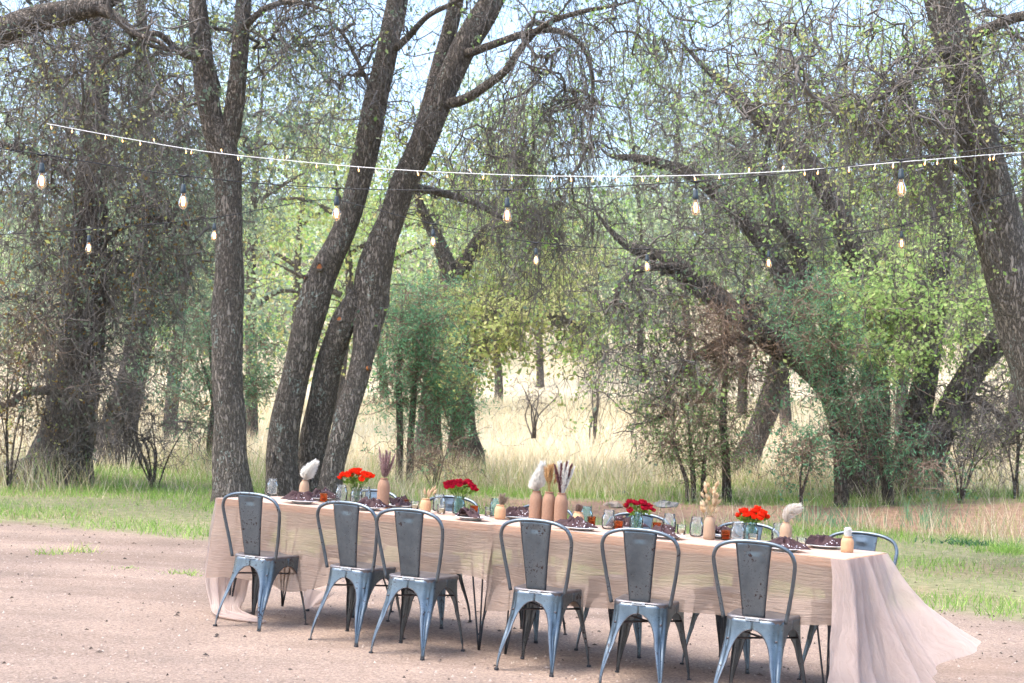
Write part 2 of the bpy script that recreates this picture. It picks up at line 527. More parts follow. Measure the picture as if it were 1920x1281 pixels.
def tree(name, label, Y, limbs, clumps, ntw=2500, tl=.55, droop=.5, nsub=0, nleaf=2500, lsize=.05, pal=OLIVE, bark='bark_dark', twm='twig', seed=0, sides=3, cat='tree', group=None, base_first=True, needle=False, rmax=.07, tw_r=.0058, near_limb=1.0, flare=.25, jit=.16, vert=0.2, trunk_name='trunk', sag=.05, cl_n=9, cl_r=1.0, r0=.0085):
    rs = np.random.default_rng(seed)
    ntw = int(ntw * TWK); nsub = int(nsub * SUBK)
    rows = [limb_px(l, Y) for l in limbs]
    for k, r in enumerate(rows):                 # every stem that starts low is carried down into the ground
        gz = float(ground_z(r[0, 0], r[0, 1]))
        if -.6 < r[0, 2] - gz < .75:
            up = np.array([r[0, 0] - .25 * (r[1, 0] - r[0, 0]), r[0, 1], gz - .12, r[0, 3] * (1.08 if r[0, 3] > .1 else 1)])
            rows[k] = np.vstack([up, r[r[:, 2] > gz + .05]])
    root = empty(name, loc=(0, 0, 0))
    for k, r in enumerate(rows):
        main = k == 0 or r[0, 2] < ground_z(r[0, 0], r[0, 1]) + .2
        V, F = trunk_mesh(r, 26 if r[0, 3] > .1 else 12, .085, seed + k, flare if main else 0)
        mesh_obj(trunk_name if main else 'limb', V, F, M[bark], root)
    T = clump_pts(clumps, Y, rs)
    extra = []
    for k, r in enumerate(rows):                 # small branches close along every limb
        main = k == 0 or r[0, 2] < ground_z(r[0, 0], r[0, 1]) + .2
        q = r[int(len(r) * (.55 if main else .2)):]
        m = int((10 if main else 16) * near_limb)
        if m and len(q) > 1:
            b_ = q[rs.integers(len(q), size=m), :3]; d_ = rs.normal(size=(m, 3)); d_ /= np.linalg.norm(d_, axis=1, keepdims=True)
            extra.append(b_ + d_ * rs.uniform(.25, 1.3, (m, 1)) * (Y / 25))
    if extra: T = np.vstack([T] + extra)
    T[:, 2] = np.maximum(T[:, 2], ground_z(T[:, 0], T[:, 1]) + .3)
    P, R = grow(rows, T, r0=r0, seed=seed, rmax=rmax, jit=jit, sag=sag)
    V, F = tubes(P, R, 4 if sides > 2 else 3)
    mesh_obj('branches', V, F, M[twm], root)['kind'] = 'stuff'
    leafsrc = P
    if ntw:
        Q, Rq = twigs(P, ntw, tl * 1.45, droop, tw_r, rs)
        parts = [strips(Q, Rq, rs)]
        leafsrc = Q
        if nsub:
            Q2, R2 = twigs(Q, nsub, tl * .75, droop, tw_r * .7, rs, K=3)
            parts.append(strips(Q2, R2, rs)); 
            leafsrc = Q2 if nsub > ntw else Q
        V = np.vstack([p[0] for p in parts]); n0 = len(parts[0][0])
        F = np.vstack([parts[0][1]] + [p[1] + n0 for p in parts[1:]])
        o = mesh_obj('twigs', V, F, M[twm], root); o['kind'] = 'stuff'
    if nleaf:
        nleaf = int(nleaf * (.55 if Y > 44 else .85 if needle else .56)); nc = max(1, nleaf // cl_n); S = sample_paths(leafsrc, nc, rs)
        S = np.repeat(S, cl_n, 0) + rs.normal(size=(nc * cl_n, 3)) * lsize * cl_r
        V, F, C = leaf_quads(S, lsize, rs, pal, .22 if needle else .6, vert)
        o = mesh_obj('foliage', V, F, M['needle' if needle else 'leaf'], root, False, C); o['kind'] = 'stuff'
    tag(root, label, cat, group)
    return root, rows

def scar(root, px, py, Y, rpx, dirn, sq=1.0, thick=.3):
    """orange cut face where a branch was pruned"""
    c = at(px, py, Y); r = .5 * rpx * Y / FPX
    V, F = lathe([(0, 0), (.5 * r, .02 * r), (.8 * r, .05 * r), (.98 * r, -.05 * r), (1.08 * r, -thick * r), (1.15 * r, -(thick + .9) * r)], 14)
    V = V * np.array([1, sq, 1]) * (1 + .12 * np.sin(np.arange(len(V)) * 2.7))[:, None]
    q = Vector(dirn).to_track_quat('Z', 'Y').to_matrix()
    V = (np.array(q) @ V.T).T + c
    o = mesh_obj('pruning_scar', V, F, M['scar'], root)
    a = np.linspace(0, 2 * math.pi, 17)
    ring = np.stack([1.15 * r * np.cos(a), 1.15 * r * sq * np.sin(a), np.full(17, -.02 * r)], -1)
    ring = (np.array(q) @ ring.T).T + c
    rv, rf = tubes(ring[None], (.42 * r * (1 + .25 * np.sin(3 * a)))[None], 8)
    mesh_obj('bark_collar', rv, rf, M['bark'], root)
    return o

def hanging(root, box_px, Y, n, ln, seed, twm='twig', r=.007, dY=1.0, leaf=None):
    """long thin shoots that hang from the limbs above"""
    rs = np.random.default_rng(seed); x0, x1, y0, y1 = box_px; K = 10; s = np.linspace(0, 1, K)
    S = np.array([at(rs.uniform(x0, x1), rs.uniform(y0, y1), Y + rs.uniform(-dY, dY)) for _ in range(n)])
    L_ = ln * rs.uniform(.35, 1.2, n); side = rs.normal(size=(n, 2)) * .28
    P = np.repeat(S[:, None], K, 1)
    P[..., 0] += side[:, :1] * L_[:, None] * s ** .7; P[..., 1] += side[:, 1:] * L_[:, None] * s ** .7
    P[..., 2] -= L_[:, None] * s ** 1.35
    P += np.cumsum(rs.normal(size=(n, K, 3)) * (.022 * L_)[:, None, None], 1)
    R_ = (r * rs.uniform(.6, 1.4, n))[:, None] * (1 - .65 * s)
    V, F = tubes(P, R_, 4); o = mesh_obj('hanging_shoots', V, F, M[twm], root); o['kind'] = 'stuff'
    Q, Rq = twigs(P, n * 7, .34, .5, .004, rs); V, F = strips(Q, Rq, rs); o = mesh_obj('side_shoots', V, F, M[twm], root); o['kind'] = 'stuff'
    if leaf:
        S = np.repeat(sample_paths(Q, n * 2, rs), 5, 0); S = S + rs.normal(size=S.shape) * .07
        V, F, C = leaf_quads(S, .052, rs, leaf, .6, .2); o = mesh_obj('foliage', V, F, M['leaf'], root, False, C); o['kind'] = 'stuff'

def leafy(root, rows, clumps, Y, nleaf, lsize, pal, seed):
    """extra boughs in full new leaf on an existing tree"""
    rs = np.random.default_rng(seed); T = clump_pts(clumps, Y, rs)
    P, R = grow(rows, T, r0=.006, seed=seed, rmax=.02); V, F = tubes(P, R, 4)
    mesh_obj('leafy_boughs', V, F, M['twig'], root)['kind'] = 'stuff'
    Q, Rq = twigs(P, len(T) * 5, .4, .2, .004, rs); V, F = strips(Q, Rq, rs); mesh_obj('twigs', V, F, M['twig'], root)['kind'] = 'stuff'
    S = np.repeat(sample_paths(Q, nleaf // 6, rs), 6, 0); S = S + rs.normal(size=S.shape) * lsize
    V, F, C = leaf_quads(S, lsize, rs, pal, .65, .1); mesh_obj('foliage', V, F, M['leaf'], root, False, C)['kind'] = 'stuff'

# -- straight forked oak in front on the left
tA, _ = tree('oak_tree', 'straight grey oak forking in two, standing alone behind the left end of table', 21.0,
     [[(437, 960, 72), (434, 900, 66), (430, 800, 61), (426, 680, 58), (427, 575, 58), (430, 480, 53), (429, 380, 50), (424, 310, 54), (412, 265, 56), (396, 220, 44), (382, 130, 40), (372, 30, 38), (362, -90, 34), (340, -260, 28), (320, -420, 16)],
      [(420, 285, 40), (436, 225, 36), (447, 130, 33), (455, 20, 31), (470, -120, 27), (500, -300, 20), (530, -420, 10)],
      [(372, 110, 18, -.3), (335, 95, 14, -.5), (290, 62, 11, -.8), (240, 95, 9, -1.0), (195, 120, 8, -1.2), (165, 180, 6, -1.2), (150, 235, 3, -1.2)],
      [(448, 60, 16), (500, 15, 12, -.5), (560, 5, 9, -.9), (640, 30, 5, -1)]],
     [(330, -250, 330, 190, 130, 0, 2.6), (520, -200, 260, 200, 90, 0, 2.6), (250, 60, 170, 120, 90, 0, 1.5), (190, 200, 130, 130, 60, .5, 1.5), (560, 60, 110, 80, 36, .5, 1.5)],
     3600, .6, .55, 4200, 7000, .075, OLIVE + YEL[:1], 'bark', seed=1, group='oaks')
# -- three-stemmed leaning oak in the middle
tB, _ = tree('oak_tree', 'three-stemmed oak leaning right behind the left table, with orange pruning scars', 22.0,
     [[(526, 955, 64), (528, 890, 59), (534, 800, 56), (557, 690, 53), (584, 585, 58), (606, 510, 53), (640, 445, 47), (672, 345, 45), (700, 215, 46), (725, 95, 42), (745, 0, 40), (765, -140, 34), (790, -300, 24), (800, -420, 12)],
      [(576, 955, 56, .5), (580, 890, 53, .5), (594, 800, 52, .4), (616, 690, 50, .2), (640, 615, 48, .0), (672, 555, 44, .0), (690, 520, 30, 0)],
      [(612, 955, 48, -.3), (624, 880, 44, -.3), (644, 800, 41, -.3), (668, 715, 42, -.2), (683, 655, 46, -.1), (694, 580, 62, 0), (702, 505, 66, 0), (728, 425, 52, 0), (757, 345, 48, 0), (798, 255, 49), (848, 135, 49), (905, 30, 50), (955, -50, 44), (1030, -190, 34), (1090, -330, 18)],
      [(768, 310, 26, .6), (800, 215, 32, .8), (825, 120, 31, 1), (850, 30, 28, 1), (870, -80, 24, 1), (890, -260, 12, 1)],
      [(826, 195, 22, 0), (868, 188, 20, -.3), (905, 165, 18, -.7), (950, 130, 15, -1), (985, 80, 13, -1.2), (1030, 42, 11, -1.4), (1100, 20, 9, -1.6), (1175, 5, 6, -1.8), (1290, -40, 3, -2)],
      [(866, 100, 18, 0), (890, 96, 17, -.3), (935, 80, 15, -.6), (990, 62, 13, -.9), (1045, 58, 11, -1.2), (1090, 85, 9, -1.4), (1112, 150, 7, -1.5), (1108, 240, 5, -1.5), (1112, 330, 3, -1.5)],
      [(742, 90, 16, -.2), (765, 70, 13, -.5), (800, 32, 11, -.8), (850, 5, 9, -1), (930, -40, 6, -1.2)],
      [(712, 250, 12), (700, 180, 9, -.4), (640, 60, 7, -.8), (610, 65, 5, -.8), (560, 72, 3, -.8)],
      [(770, 350, 18, .8), (840, 365, 15, 1.4), (900, 385, 12, 1.8), (960, 420, 10, 2.2), (1020, 445, 7, 2.4), (1070, 480, 4, 2.4)]],
     [(760, -220, 300, 190, 120, 0, 2.6), (1080, -150, 300, 180, 110, -1, 2.6), (1040, 190, 110, 210, 44, -1.2, 1.4), (1110, 260, 90, 200, 26, -1.2, 1.2), (960, 300, 100, 140, 40, -.5, 1.2), (1020, 440, 90, 110, 60, 2, 1.2), (640, 130, 90, 110, 36, 0, 1.5), (1220, 60, 140, 110, 46, -1.5, 1.5)],
     6500, .62, .9, 7500, 6500, .07, OLIVE + LIME, 'bark', seed=2, group='oaks', sag=-.04, flare=.06)
for a in ((599, 500, 21.79, 13, (-.2, -1, .2), 1.0, .26), (572, 521, 21.9, 10, (-1, -.5, .25), 1.0, .7), (507, 866, 21.84, 15, (-.75, -.7, .05), 2.2, .15), (694, 690, 21.72, 8, (1, -.4, .1), 1.0, .7), (636, 598, 21.80, 10, (-.3, -1, .3), 1.0, .2)):
    scar(tB, *a)
hanging(tB, (970, 1130, 20, 260), 20.7, 75, 2.4, 61)
hanging(tB, (880, 1000, 120, 330), 21.2, 40, 1.3, 62, leaf=LIME)
hanging(tB, (1130, 1280, -40, 60), 20.3, 40, 1.6, 63, leaf=LIME)
hanging(tA, (120, 330, 60, 260), 20.2, 50, 1.5, 64, leaf=OLIVE + YEL)
hanging(tA, (470, 650, -40, 60), 20.5, 34, 1.1, 65, leaf=OLIVE + LIME)
# -- right foreground leaning oak
tC, _ = tree('oak_tree', 'thick dark oak leaning left at the right edge, its foot out of view', 17.0,
     [[(2080, 1150, 190), (2040, 1000, 140), (1985, 800, 115), (1940, 660, 105), (1912, 580, 100), (1890, 500, 94), (1866, 400, 86), (1842, 300, 80), (1816, 190, 76), (1790, 85, 73), (1768, 0, 70), (1745, -110, 62), (1715, -250, 46), (1690, -400, 22)],
      [(1800, 110, 30), (1770, 98, 25, -.3), (1735, 118, 21, -.6), (1700, 150, 17, -.9), (1650, 182, 13, -1.1), (1600, 200, 9, -1.2), (1545, 245, 5, -1.2)],
      [(1795, 80, 26, .1), (1850, 55, 22, -.5), (1910, 32, 20, -.9), (1990, 25, 16, -1.2)],
      [(1830, 250, 16), (1770, 240, 14, -.4), (1715, 220, 11, -.8), (1670, 245, 9, -1), (1640, 285, 7, -1), (1600, 300, 4, -1)],
      [(1850, 330, 16, .3), (1800, 280, 13, .8), (1760, 235, 10, 1.2), (1700, 230, 6, 1.4)],
      [(1845, 300, 14, .2), (1800, 320, 12, .2), (1735, 270, 9, .3), (1660, 230, 6, .3)]],
     [(1720, -170, 260, 170, 80, 0, 2), (1640, 160, 170, 130, 110, -.6, 1.4), (1860, 120, 90, 120, 46, -.8, 1.2), (1480, 120, 120, 110, 46, -.5, 1.4), (1760, 330, 80, 90, 36, .5, 1.2), (1880, 300, 60, 160, 36, .6, 1)],
     3600, .55, .6, 4400, 9000, .052, LIME + LIME + YEL, 'bark', seed=3, group='oaks')
hanging(tC, (1440, 1720, -20, 230), 16.2, 70, 1.3, 66, leaf=LIME + YEL)
hanging(tC, (1700, 1800, 180, 330), 16.4, 30, 1.2, 67, leaf=LIME)
# -- big leaning trunk far left
tD, _ = tree('oak_tree', 'broad dark trunk leaning right at the far left, hung with grey twigs', 25.0,
     [[(95, 915, 165), (112, 870, 125), (130, 790, 98), (148, 690, 84), (160, 590, 76), (165, 480, 68), (170, 370, 60), (176, 250, 50), (184, 120, 42), (190, 0, 37), (196, -150, 30), (205, -330, 16)],
      [(140, 700, 26), (100, 730, 20, -.4), (55, 735, 16, -.7), (10, 760, 12, -1), (-40, 765, 8, -1)],
      [(178, 230, 26), (120, 180, 20, .5), (70, 110, 17, .8), (20, 70, 15, 1), (-60, 20, 12, 1)],
      [(172, 380, 20), (120, 320, 16), (60, 290, 14), (0, 270, 12), (-60, 262, 8)],
      [(176, 300, 18), (230, 250, 15, .4), (290, 215, 11, .8), (340, 190, 7, 1)],
      [(165, 480, 20), (220, 430, 16), (280, 410, 12), (340, 420, 8), (380, 460, 4)]],
     [(90, 130, 170, 170, 150, 0, 2), (260, 280, 140, 190, 170, 0, 1.8), (60, 380, 140, 150, 120, 0, 1.8), (240, 520, 150, 150, 150, 0, 1.5), (90, 560, 110, 130, 100, -.8, 1.5), (200, 680, 130, 110, 80, -.5, 1.2), (180, -120, 280, 150, 80, 0, 2)],
     9000, .6, .75, 9500, 15000, .075, OLIVE + OLIVE + RUST[:2] + [(.20, .27, .20)], 'bark_dark', seed=4, group='background trees')
hanging(tD, (0, 330, 200, 520), 24.3, 150, 1.6, 68, leaf=OLIVE + RUST)
tree('oak_tree', 'second leaning trunk at left, between broad trunk and forked oak', 33.0,
     [[(218, 830, 76), (232, 770, 62), (252, 690, 52), (264, 610, 46), (270, 500, 42), (276, 380, 36), (272, 240, 30), (268, 100, 26), (262, -60, 20), (258, -200, 10)],
      [(268, 560, 16), (320, 520, 12), (370, 500, 8), (400, 510, 4)],
      [(274, 330, 16), (330, 270, 13), (390, 240, 9), (430, 240, 5)]],
     [(300, 150, 170, 160, 120, 0, 2.4), (350, 380, 130, 140, 120, 0, 2), (300, 560, 120, 100, 80, 0, 1.8), (520, 220, 120, 180, 110, 2, 2.4), (60, 220, 120, 180, 60, 2, 2)],
     6500, .75, .65, 5000, 16000, .11, OLIVE + [(.20, .29, .22), (.24, .32, .20)], 'bark_dark', seed=5, group='background trees')
# -- large limb entering at top left from a tree outside the frame
tree('oak_tree', 'oak outside the left edge reaching a thick limb across the top left corner', 19.0,
     [[(-330, 1080, 170), (-300, 700, 120), (-250, 350, 95), (-150, 150, 75), (-60, 90, 64), (0, 62, 56), (60, 38, 50), (130, 22, 44), (190, 8, 36), (250, -20, 26), (330, -70, 14)],
      [(-250, 350, 70), (-260, 150, 55), (-240, -100, 36), (-200, -300, 16)],
      [(180, 12, 22), (215, 30, 18, -.2), (255, 62, 13, -.4), (300, 80, 9, -.5), (335, 112, 5, -.5)]],
     [(60, -60, 190, 90, 60, 0, 1.6), (90, 90, 130, 60, 46, 0, 1.2), (-180, -120, 200, 160, 60, 0, 2)],
     1500, .5, .6, 1600, 1500, .055, OLIVE + YEL, 'bark', seed=6, group='oaks')
# -- centre oak with yellow-green leaves over the juniper
tE, rE = tree('oak_tree', 'dark gnarled oak at centre with yellow-green new leaves', 35.0,
     [[(872, 850, 62), (868, 790, 46), (866, 700, 42), (858, 610, 40), (846, 540, 38), (836, 490, 32), (815, 440, 24), (790, 390, 18), (770, 320, 13), (760, 250, 6)],
      [(850, 550, 30), (880, 480, 26), (905, 440, 22), (950, 400, 18), (985, 340, 13), (1005, 270, 8)],
      [(862, 640, 22), (920, 590, 18, -.5), (990, 580, 15, -.8), (1060, 600, 11, -1), (1120, 640, 7, -1)],
      [(800, 860, 56, -.5), (806, 780, 44, -.5), (815, 700, 38, -.3), (830, 620, 30), (842, 560, 24)]],
     [(960, 560, 130, 90, 170, -.5, 2), (1000, 450, 120, 80, 110, 0, 2), (900, 340, 130, 110, 110, 0, 2), (780, 280, 110, 130, 80, 0, 2), (880, 640, 70, 90, 90, -1.5, 1.2), (1080, 640, 90, 60, 50, -.5, 1.5)],
     6000, .6, .5, 3000, 15000, .115, LIME + YEL, 'bark_dark', seed=7, group='background trees')
leafy(tE, rE, [(880, 600, 80, 70, 46), (1000, 560, 110, 60, 60), (850, 690, 50, 55, 30), (960, 640, 70, 40, 26), (1060, 500, 60, 40, 24)], 33.4, 6500, .10, [(.50, .55, .20), (.58, .60, .27), (.45, .52, .20), (.62, .60, .30)], 201)
# -- big multi-trunk clump right
tree('oak_tree', 'spreading dark oak right of centre, long limb reaching up to the left', 28.0,
     [[(1622, 935, 92), (1612, 880, 74), (1590, 800, 64), (1560, 730, 58), (1515, 682, 54), (1450, 640, 48), (1390, 596, 44), (1330, 548, 42), (1268, 500, 36), (1215, 476, 28), (1165, 452, 18), (1120, 400, 10), (1100, 340, 5)],
      [(1636, 935, 80, .5), (1640, 860, 62, .6), (1642, 760, 54, .8), (1632, 640, 48, 1), (1612, 520, 46, 1), (1580, 420, 42, 1), (1540, 340, 40, 1), (1490, 280, 36, 1), (1430, 230, 31, 1), (1370, 170, 26, 1), (1310, 115, 20, 1), (1260, 60, 12, 1)],
      [(1535, 700, 40, .3), (1510, 620, 40, .6), (1480, 545, 38, .8), (1440, 470, 34, 1), (1380, 400, 28, 1.2), (1300, 330, 24, 1.4), (1210, 300, 18, 1.5), (1140, 290, 11, 1.5), (1110, 250, 5, 1.5)],
      [(1450, 640, 30, -.3), (1390, 634, 24, -.6), (1320, 660, 19, -.9), (1265, 710, 14, -1.1), (1240, 780, 9, -1.2), (1170, 800, 5, -1.2)],
      [(1268, 500, 18, -.2), (1200, 505, 14, -.5), (1160, 540, 11, -.8), (1150, 600, 7, -.9)],
      [(1520, 560, 26, .7), (1500, 470, 24, .8), (1450, 400, 20, 1), (1430, 330, 15, 1), (1450, 240, 10, 1), (1495, 150, 8, 1), (1540, 60, 5, 1)]],
     [(1330, 430, 130, 110, 150, .5, 2.2), (1200, 560, 100, 110, 130, -.5, 1.6), (1420, 560, 120, 100, 110, 0, 2), (1240, 700, 100, 90, 110, -1, 1.5), (1400, 250, 160, 110, 130, 1, 2.2), (1250, 240, 130, 130, 90, 1, 2.2), (1540, 400, 120, 120, 90, 1, 2), (1500, 120, 170, 120, 90, 1, 2.2), (1420, 690, 90, 60, 50, 0, 1.5)],
     9500, .6, .75, 9000, 13000, .085, OLIVE + LIME, 'bark_dark', seed=8, group='background trees')
tF, rF = tree('oak_tree', 'twin dark trunks at right, one leaning hard to the right', 28.5,
     [[(1692, 945, 82), (1700, 880, 64), (1718, 790, 54), (1738, 690, 44), (1750, 600, 42), (1760, 500, 42), (1766, 380, 38), (1772, 260, 30), (1785, 140, 22), (1800, 0, 14)],
      [(1725, 950, 70, -.4), (1742, 880, 56, -.4), (1764, 810, 52, -.4), (1800, 735, 50, -.3), (1845, 672, 48, -.2), (1895, 615, 46), (1950, 560, 42), (2020, 480, 36), (2080, 380, 24)],
      [(1750, 590, 20), (1700, 560, 15), (1650, 500, 11), (1620, 440, 6)],
      [(1850, 660, 20, -.3), (1900, 640, 16, -.8), (1960, 655, 12, -1)],
      [(1800, 735, 18, -.5), (1850, 760, 14, -.8), (1900, 800, 8, -1)]],
     [(1690, 540, 110, 90, 120, -1.2, 1.5), (1740, 420, 110, 110, 90, 0, 2), (1850, 780, 80, 90, 110, -.8, 1.5), (1840, 520, 100, 120, 110, 0, 2), (1680, 260, 130, 150, 100, 1, 2), (1690, 660, 80, 70, 70, -1.2, 1.2), (1900, 200, 110, 180, 80, 1, 2)],
     7500, .58, .75, 7500, 15000, .08, LIME + YEL[:1], 'bark_dark', seed=9, group='background trees')
leafy(tF, rF, [(1610, 560, 90, 55, 56), (1690, 580, 60, 70, 36), (1640, 660, 80, 45, 36), (1560, 610, 50, 45, 20), (1840, 560, 60, 50, 24), (1720, 470, 70, 40, 20)], 26.6, 7500, .078, [(.42, .58, .20), (.50, .63, .25), (.36, .52, .18), (.56, .64, .28)], 202)
tree('oak_tree', 'leaning dark trunk low at right of the meadow, half hidden by brown juniper', 36.0,
     [[(1392, 885, 56), (1412, 830, 46), (1438, 770, 44), (1458, 700, 40), (1478, 620, 34), (1490, 520, 26), (1500, 420, 18), (1505, 300, 8)]],
     [(1500, 420, 130, 150, 110, 0, 2), (1400, 330, 120, 120, 80, 0, 2), (1600, 320, 140, 150, 90, 0, 2)],
     3500, .8, .6, 3000, 12000, .13, OLIVE + LIME, 'bark_dark', seed=10, group='background trees')
# -- junipers
tree('juniper_tree', 'blue-green juniper with two thin stems right of the leaning oak', 29.0,
     [[(748, 905, 15), (750, 820, 13), (748, 720, 12), (752, 620, 9), (755, 540, 4)], [(768, 908, 15, .4), (770, 830, 13, .4), (776, 740, 11, .4), (785, 640, 8, .4), (790, 560, 4, .4)]],
     [(770, 640, 75, 90, 150, 0, 1.0), (810, 720, 80, 80, 120, .3, 1.0), (740, 730, 50, 70, 50, -.2, .9), (800, 560, 60, 50, 50, 0, .9), (850, 790, 40, 40, 30, .5, .8)],
     4200, .40, .1, 0, 17000, .09, JUNI, 'bark_dark', 'twig_brown', seed=11, needle=True, r0=.005, group='junipers', flare=.1, jit=.1)
tree('juniper_tree', 'thin blue-green juniper right of the forked oak, hidden low in straw grass', 30.0,
     [[(392, 905, 15), (394, 830, 13), (402, 740, 11), (395, 660, 8), (385, 590, 4)], [(400, 750, 7), (385, 700, 5), (372, 660, 3)]],
     [(370, 640, 60, 80, 100, 0, 1.0), (340, 740, 55, 50, 40, 0, .9), (480, 720, 40, 60, 50, .5, .9), (380, 800, 40, 40, 30, 0, .8), (500, 640, 40, 60, 40, .8, .9)],
     2600, .34, .1, 0, 10500, .10, JUNI + OLIVE, 'bark_dark', 'twig_brown', seed=12, needle=True, r0=.005, group='junipers', flare=.1)
tree('juniper_tree', 'green juniper before the spreading oak trunks at right', 25.5,
     [[(1578, 930, 26), (1572, 860, 20), (1560, 780, 15), (1562, 690, 11), (1560, 600, 7), (1555, 530, 3)], [(1665, 925, 20, .3), (1650, 840, 15, .3), (1640, 760, 11, .3), (1628, 680, 5, .3)]],
     [(1560, 640, 60, 90, 140, 0, 1.0), (1600, 740, 75, 70, 100, 0, 1.0), (1520, 580, 50, 60, 50, 0, .9), (1660, 820, 50, 70, 60, 0, .8), (1530, 840, 70, 40, 40, -.2, .8), (1735, 880, 28, 50, 30, -.8, .6)],
     3800, .40, .1, 0, 12500, .085, JUNI, 'bark_dark', 'twig_brown', seed=13, needle=True, r0=.005, group='junipers', flare=.1)
tree('juniper_tree', 'half-dead juniper, brown above and green below, right of the meadow', 26.5,
     [[(1363, 925, 17), (1360, 850, 15), (1356, 770, 13), (1362, 680, 9), (1360, 600, 5), (1356, 550, 3)], [(1358, 780, 6), (1310, 720, 5), (1280, 690, 3)]],
     [(1350, 640, 75, 85, 80, 0, .9), (1320, 720, 60, 55, 30, 0, .9)],
     3000, .40, .3, 0, 2600, .06, DEADJ, 'bark_dark', 'twig_brown', seed=14, needle=True, r0=.005, group='junipers', flare=.1)
tree('juniper_bush', 'rounded green juniper bush at the right edge of the open meadow', 26.2,
     [[(1300, 905, 10), (1296, 850, 8), (1290, 780, 5), (1288, 720, 3)], [(1318, 908, 9, .2), (1322, 850, 7, .2), (1330, 790, 4, .2)], [(1288, 905, 8, -.2), (1270, 850, 6, -.2), (1255, 800, 3, -.2)]],
     [(1285, 790, 75, 85, 80, 0, .9), (1360, 830, 50, 50, 30, 0, .8), (1250, 830, 40, 40, 22, 0, .7)],
     2400, .36, .05, 0, 7000, .07, [(.20, .32, .13), (.26, .38, .17), (.16, .27, .12), (.32, .42, .18)], 'bark_dark', 'twig_brown', seed=15, needle=True, r0=.005, group='junipers', cat='bush', flare=0)
# -- bare shrubs
def shrub(label, px, py, Y, hpx, wpx, n, seed, leaf=0, pal=RUST, twm='twig', tw=900, name='bare_shrub', grp='shrubs', tl=.35, ls=.05):
    rs = np.random.default_rng(seed)
    limbs = []
    for k in range(n):
        a = rs.uniform(-1, 1)
        limbs.append([(px + a * 6, py + 12, 3.2, rs.uniform(-.1, .1)), (px + a * wpx * .25 + rs.normal() * 9, py - hpx * rs.uniform(.2, .4), 2.6, rs.uniform(-.3, .3)), (px + a * wpx * .6 + rs.normal() * 14, py - hpx * rs.uniform(.5, .7), 1.8, rs.uniform(-.4, .4)), (px + a * wpx * .85, py - hpx * rs.uniform(.7, 1.0), 1.0, rs.uniform(-.5, .5))])
    tree(name, label, Y, limbs, [(px, py - hpx * .6, wpx * .85, hpx * .5, 70, 0, .7)], tw, tl, .15, int(tw * .8), leaf, ls, pal, 'bark_dark', twm, seed=seed, cat='shrub', group=grp, flare=0, trunk_name='stem', tw_r=.0042, near_limb=.4, r0=.004)
shrub('leafless grey shrub at the right in front of the leaning trunk', 1800, 925, 25.5, 170, 110, 7, 31)
shrub('tangled bare shrub at the right edge of the frame', 1905, 900, 26.5, 190, 90, 6, 32)
shrub('small bare grey shrub standing in the middle of the meadow', 1000, 810, 47, 110, 62, 6, 33)
shrub('small bare grey sapling on the meadow slope right of centre', 1112, 790, 58, 170, 55, 4, 34, twm='twig')
shrub('tangled grey brush around the foot of the broad left trunk', 130, 905, 23.5, 220, 150, 9, 35, tw=1500)
shrub('low bare brush in straw grass left of the forked oak', 290, 905, 24.0, 170, 120, 8, 36, tw=1300)
shrub('yellow-leaved shrub at the left edge', 15, 900, 23.0, 380, 95, 6, 37, 1500, RUST + YEL, 'twig_brown', 1500, 'leafy_shrub')
shrub('low leggy shrub behind the purple plume vase', 815, 905, 27.5, 75, 80, 6, 38, 500, JUNI, 'twig_brown', 700)
shrub('leaning green shrub branch left of the juniper at right', 1500, 915, 24.8, 110, 90, 4, 39, 1400, JUNI, 'twig_brown', 700, 'leafy_shrub', ls=.06)

# -- far trees across the meadow
far = np.random.default_rng(77)
FAR_PAL = [LIME, OLIVE, LIME + YEL, OLIVE + LIME]
FARSPEC = [(-60, 52, 'OL'), (90, 60, 'LI'), (330, 50, 'OL'), (470, 58, 'YE'), (560, 70, 'YE'), (640, 62, 'YE'), (720, 80, 'LI'), (830, 74, 'LI'), (930, 86, 'OL'), (1010, 98, 'LI'), (1110, 112, 'OL'), (1200, 104, 'LI'), (1290, 84, 'OL'), (1390, 70, 'LI'), (1480, 62, 'OL'), (1580, 66, 'LI'), (1690, 58, 'LI'), (1800, 64, 'LI'), (1900, 56, 'OL'), (2010, 60, 'LI')]
WHERE = ['beyond the left edge', 'behind the broad left trunk', 'behind the forked oak, left', 'just right of the forked oak', 'between the forked oak and leaning stems', 'behind the leaning stems', 'right of the leaning stems', 'above the centre juniper', 'behind the centre oak', 'left of the bare slope sapling', 'above the bare slope sapling', 'right of the bare slope sapling', 'left behind the spreading oak', 'behind the long limb of the spreading oak', 'behind the brown juniper', 'behind the spreading oak trunks', 'behind the green juniper at right', 'behind the twin right trunks', 'at the right edge behind the leaning trunk', 'beyond the right edge']
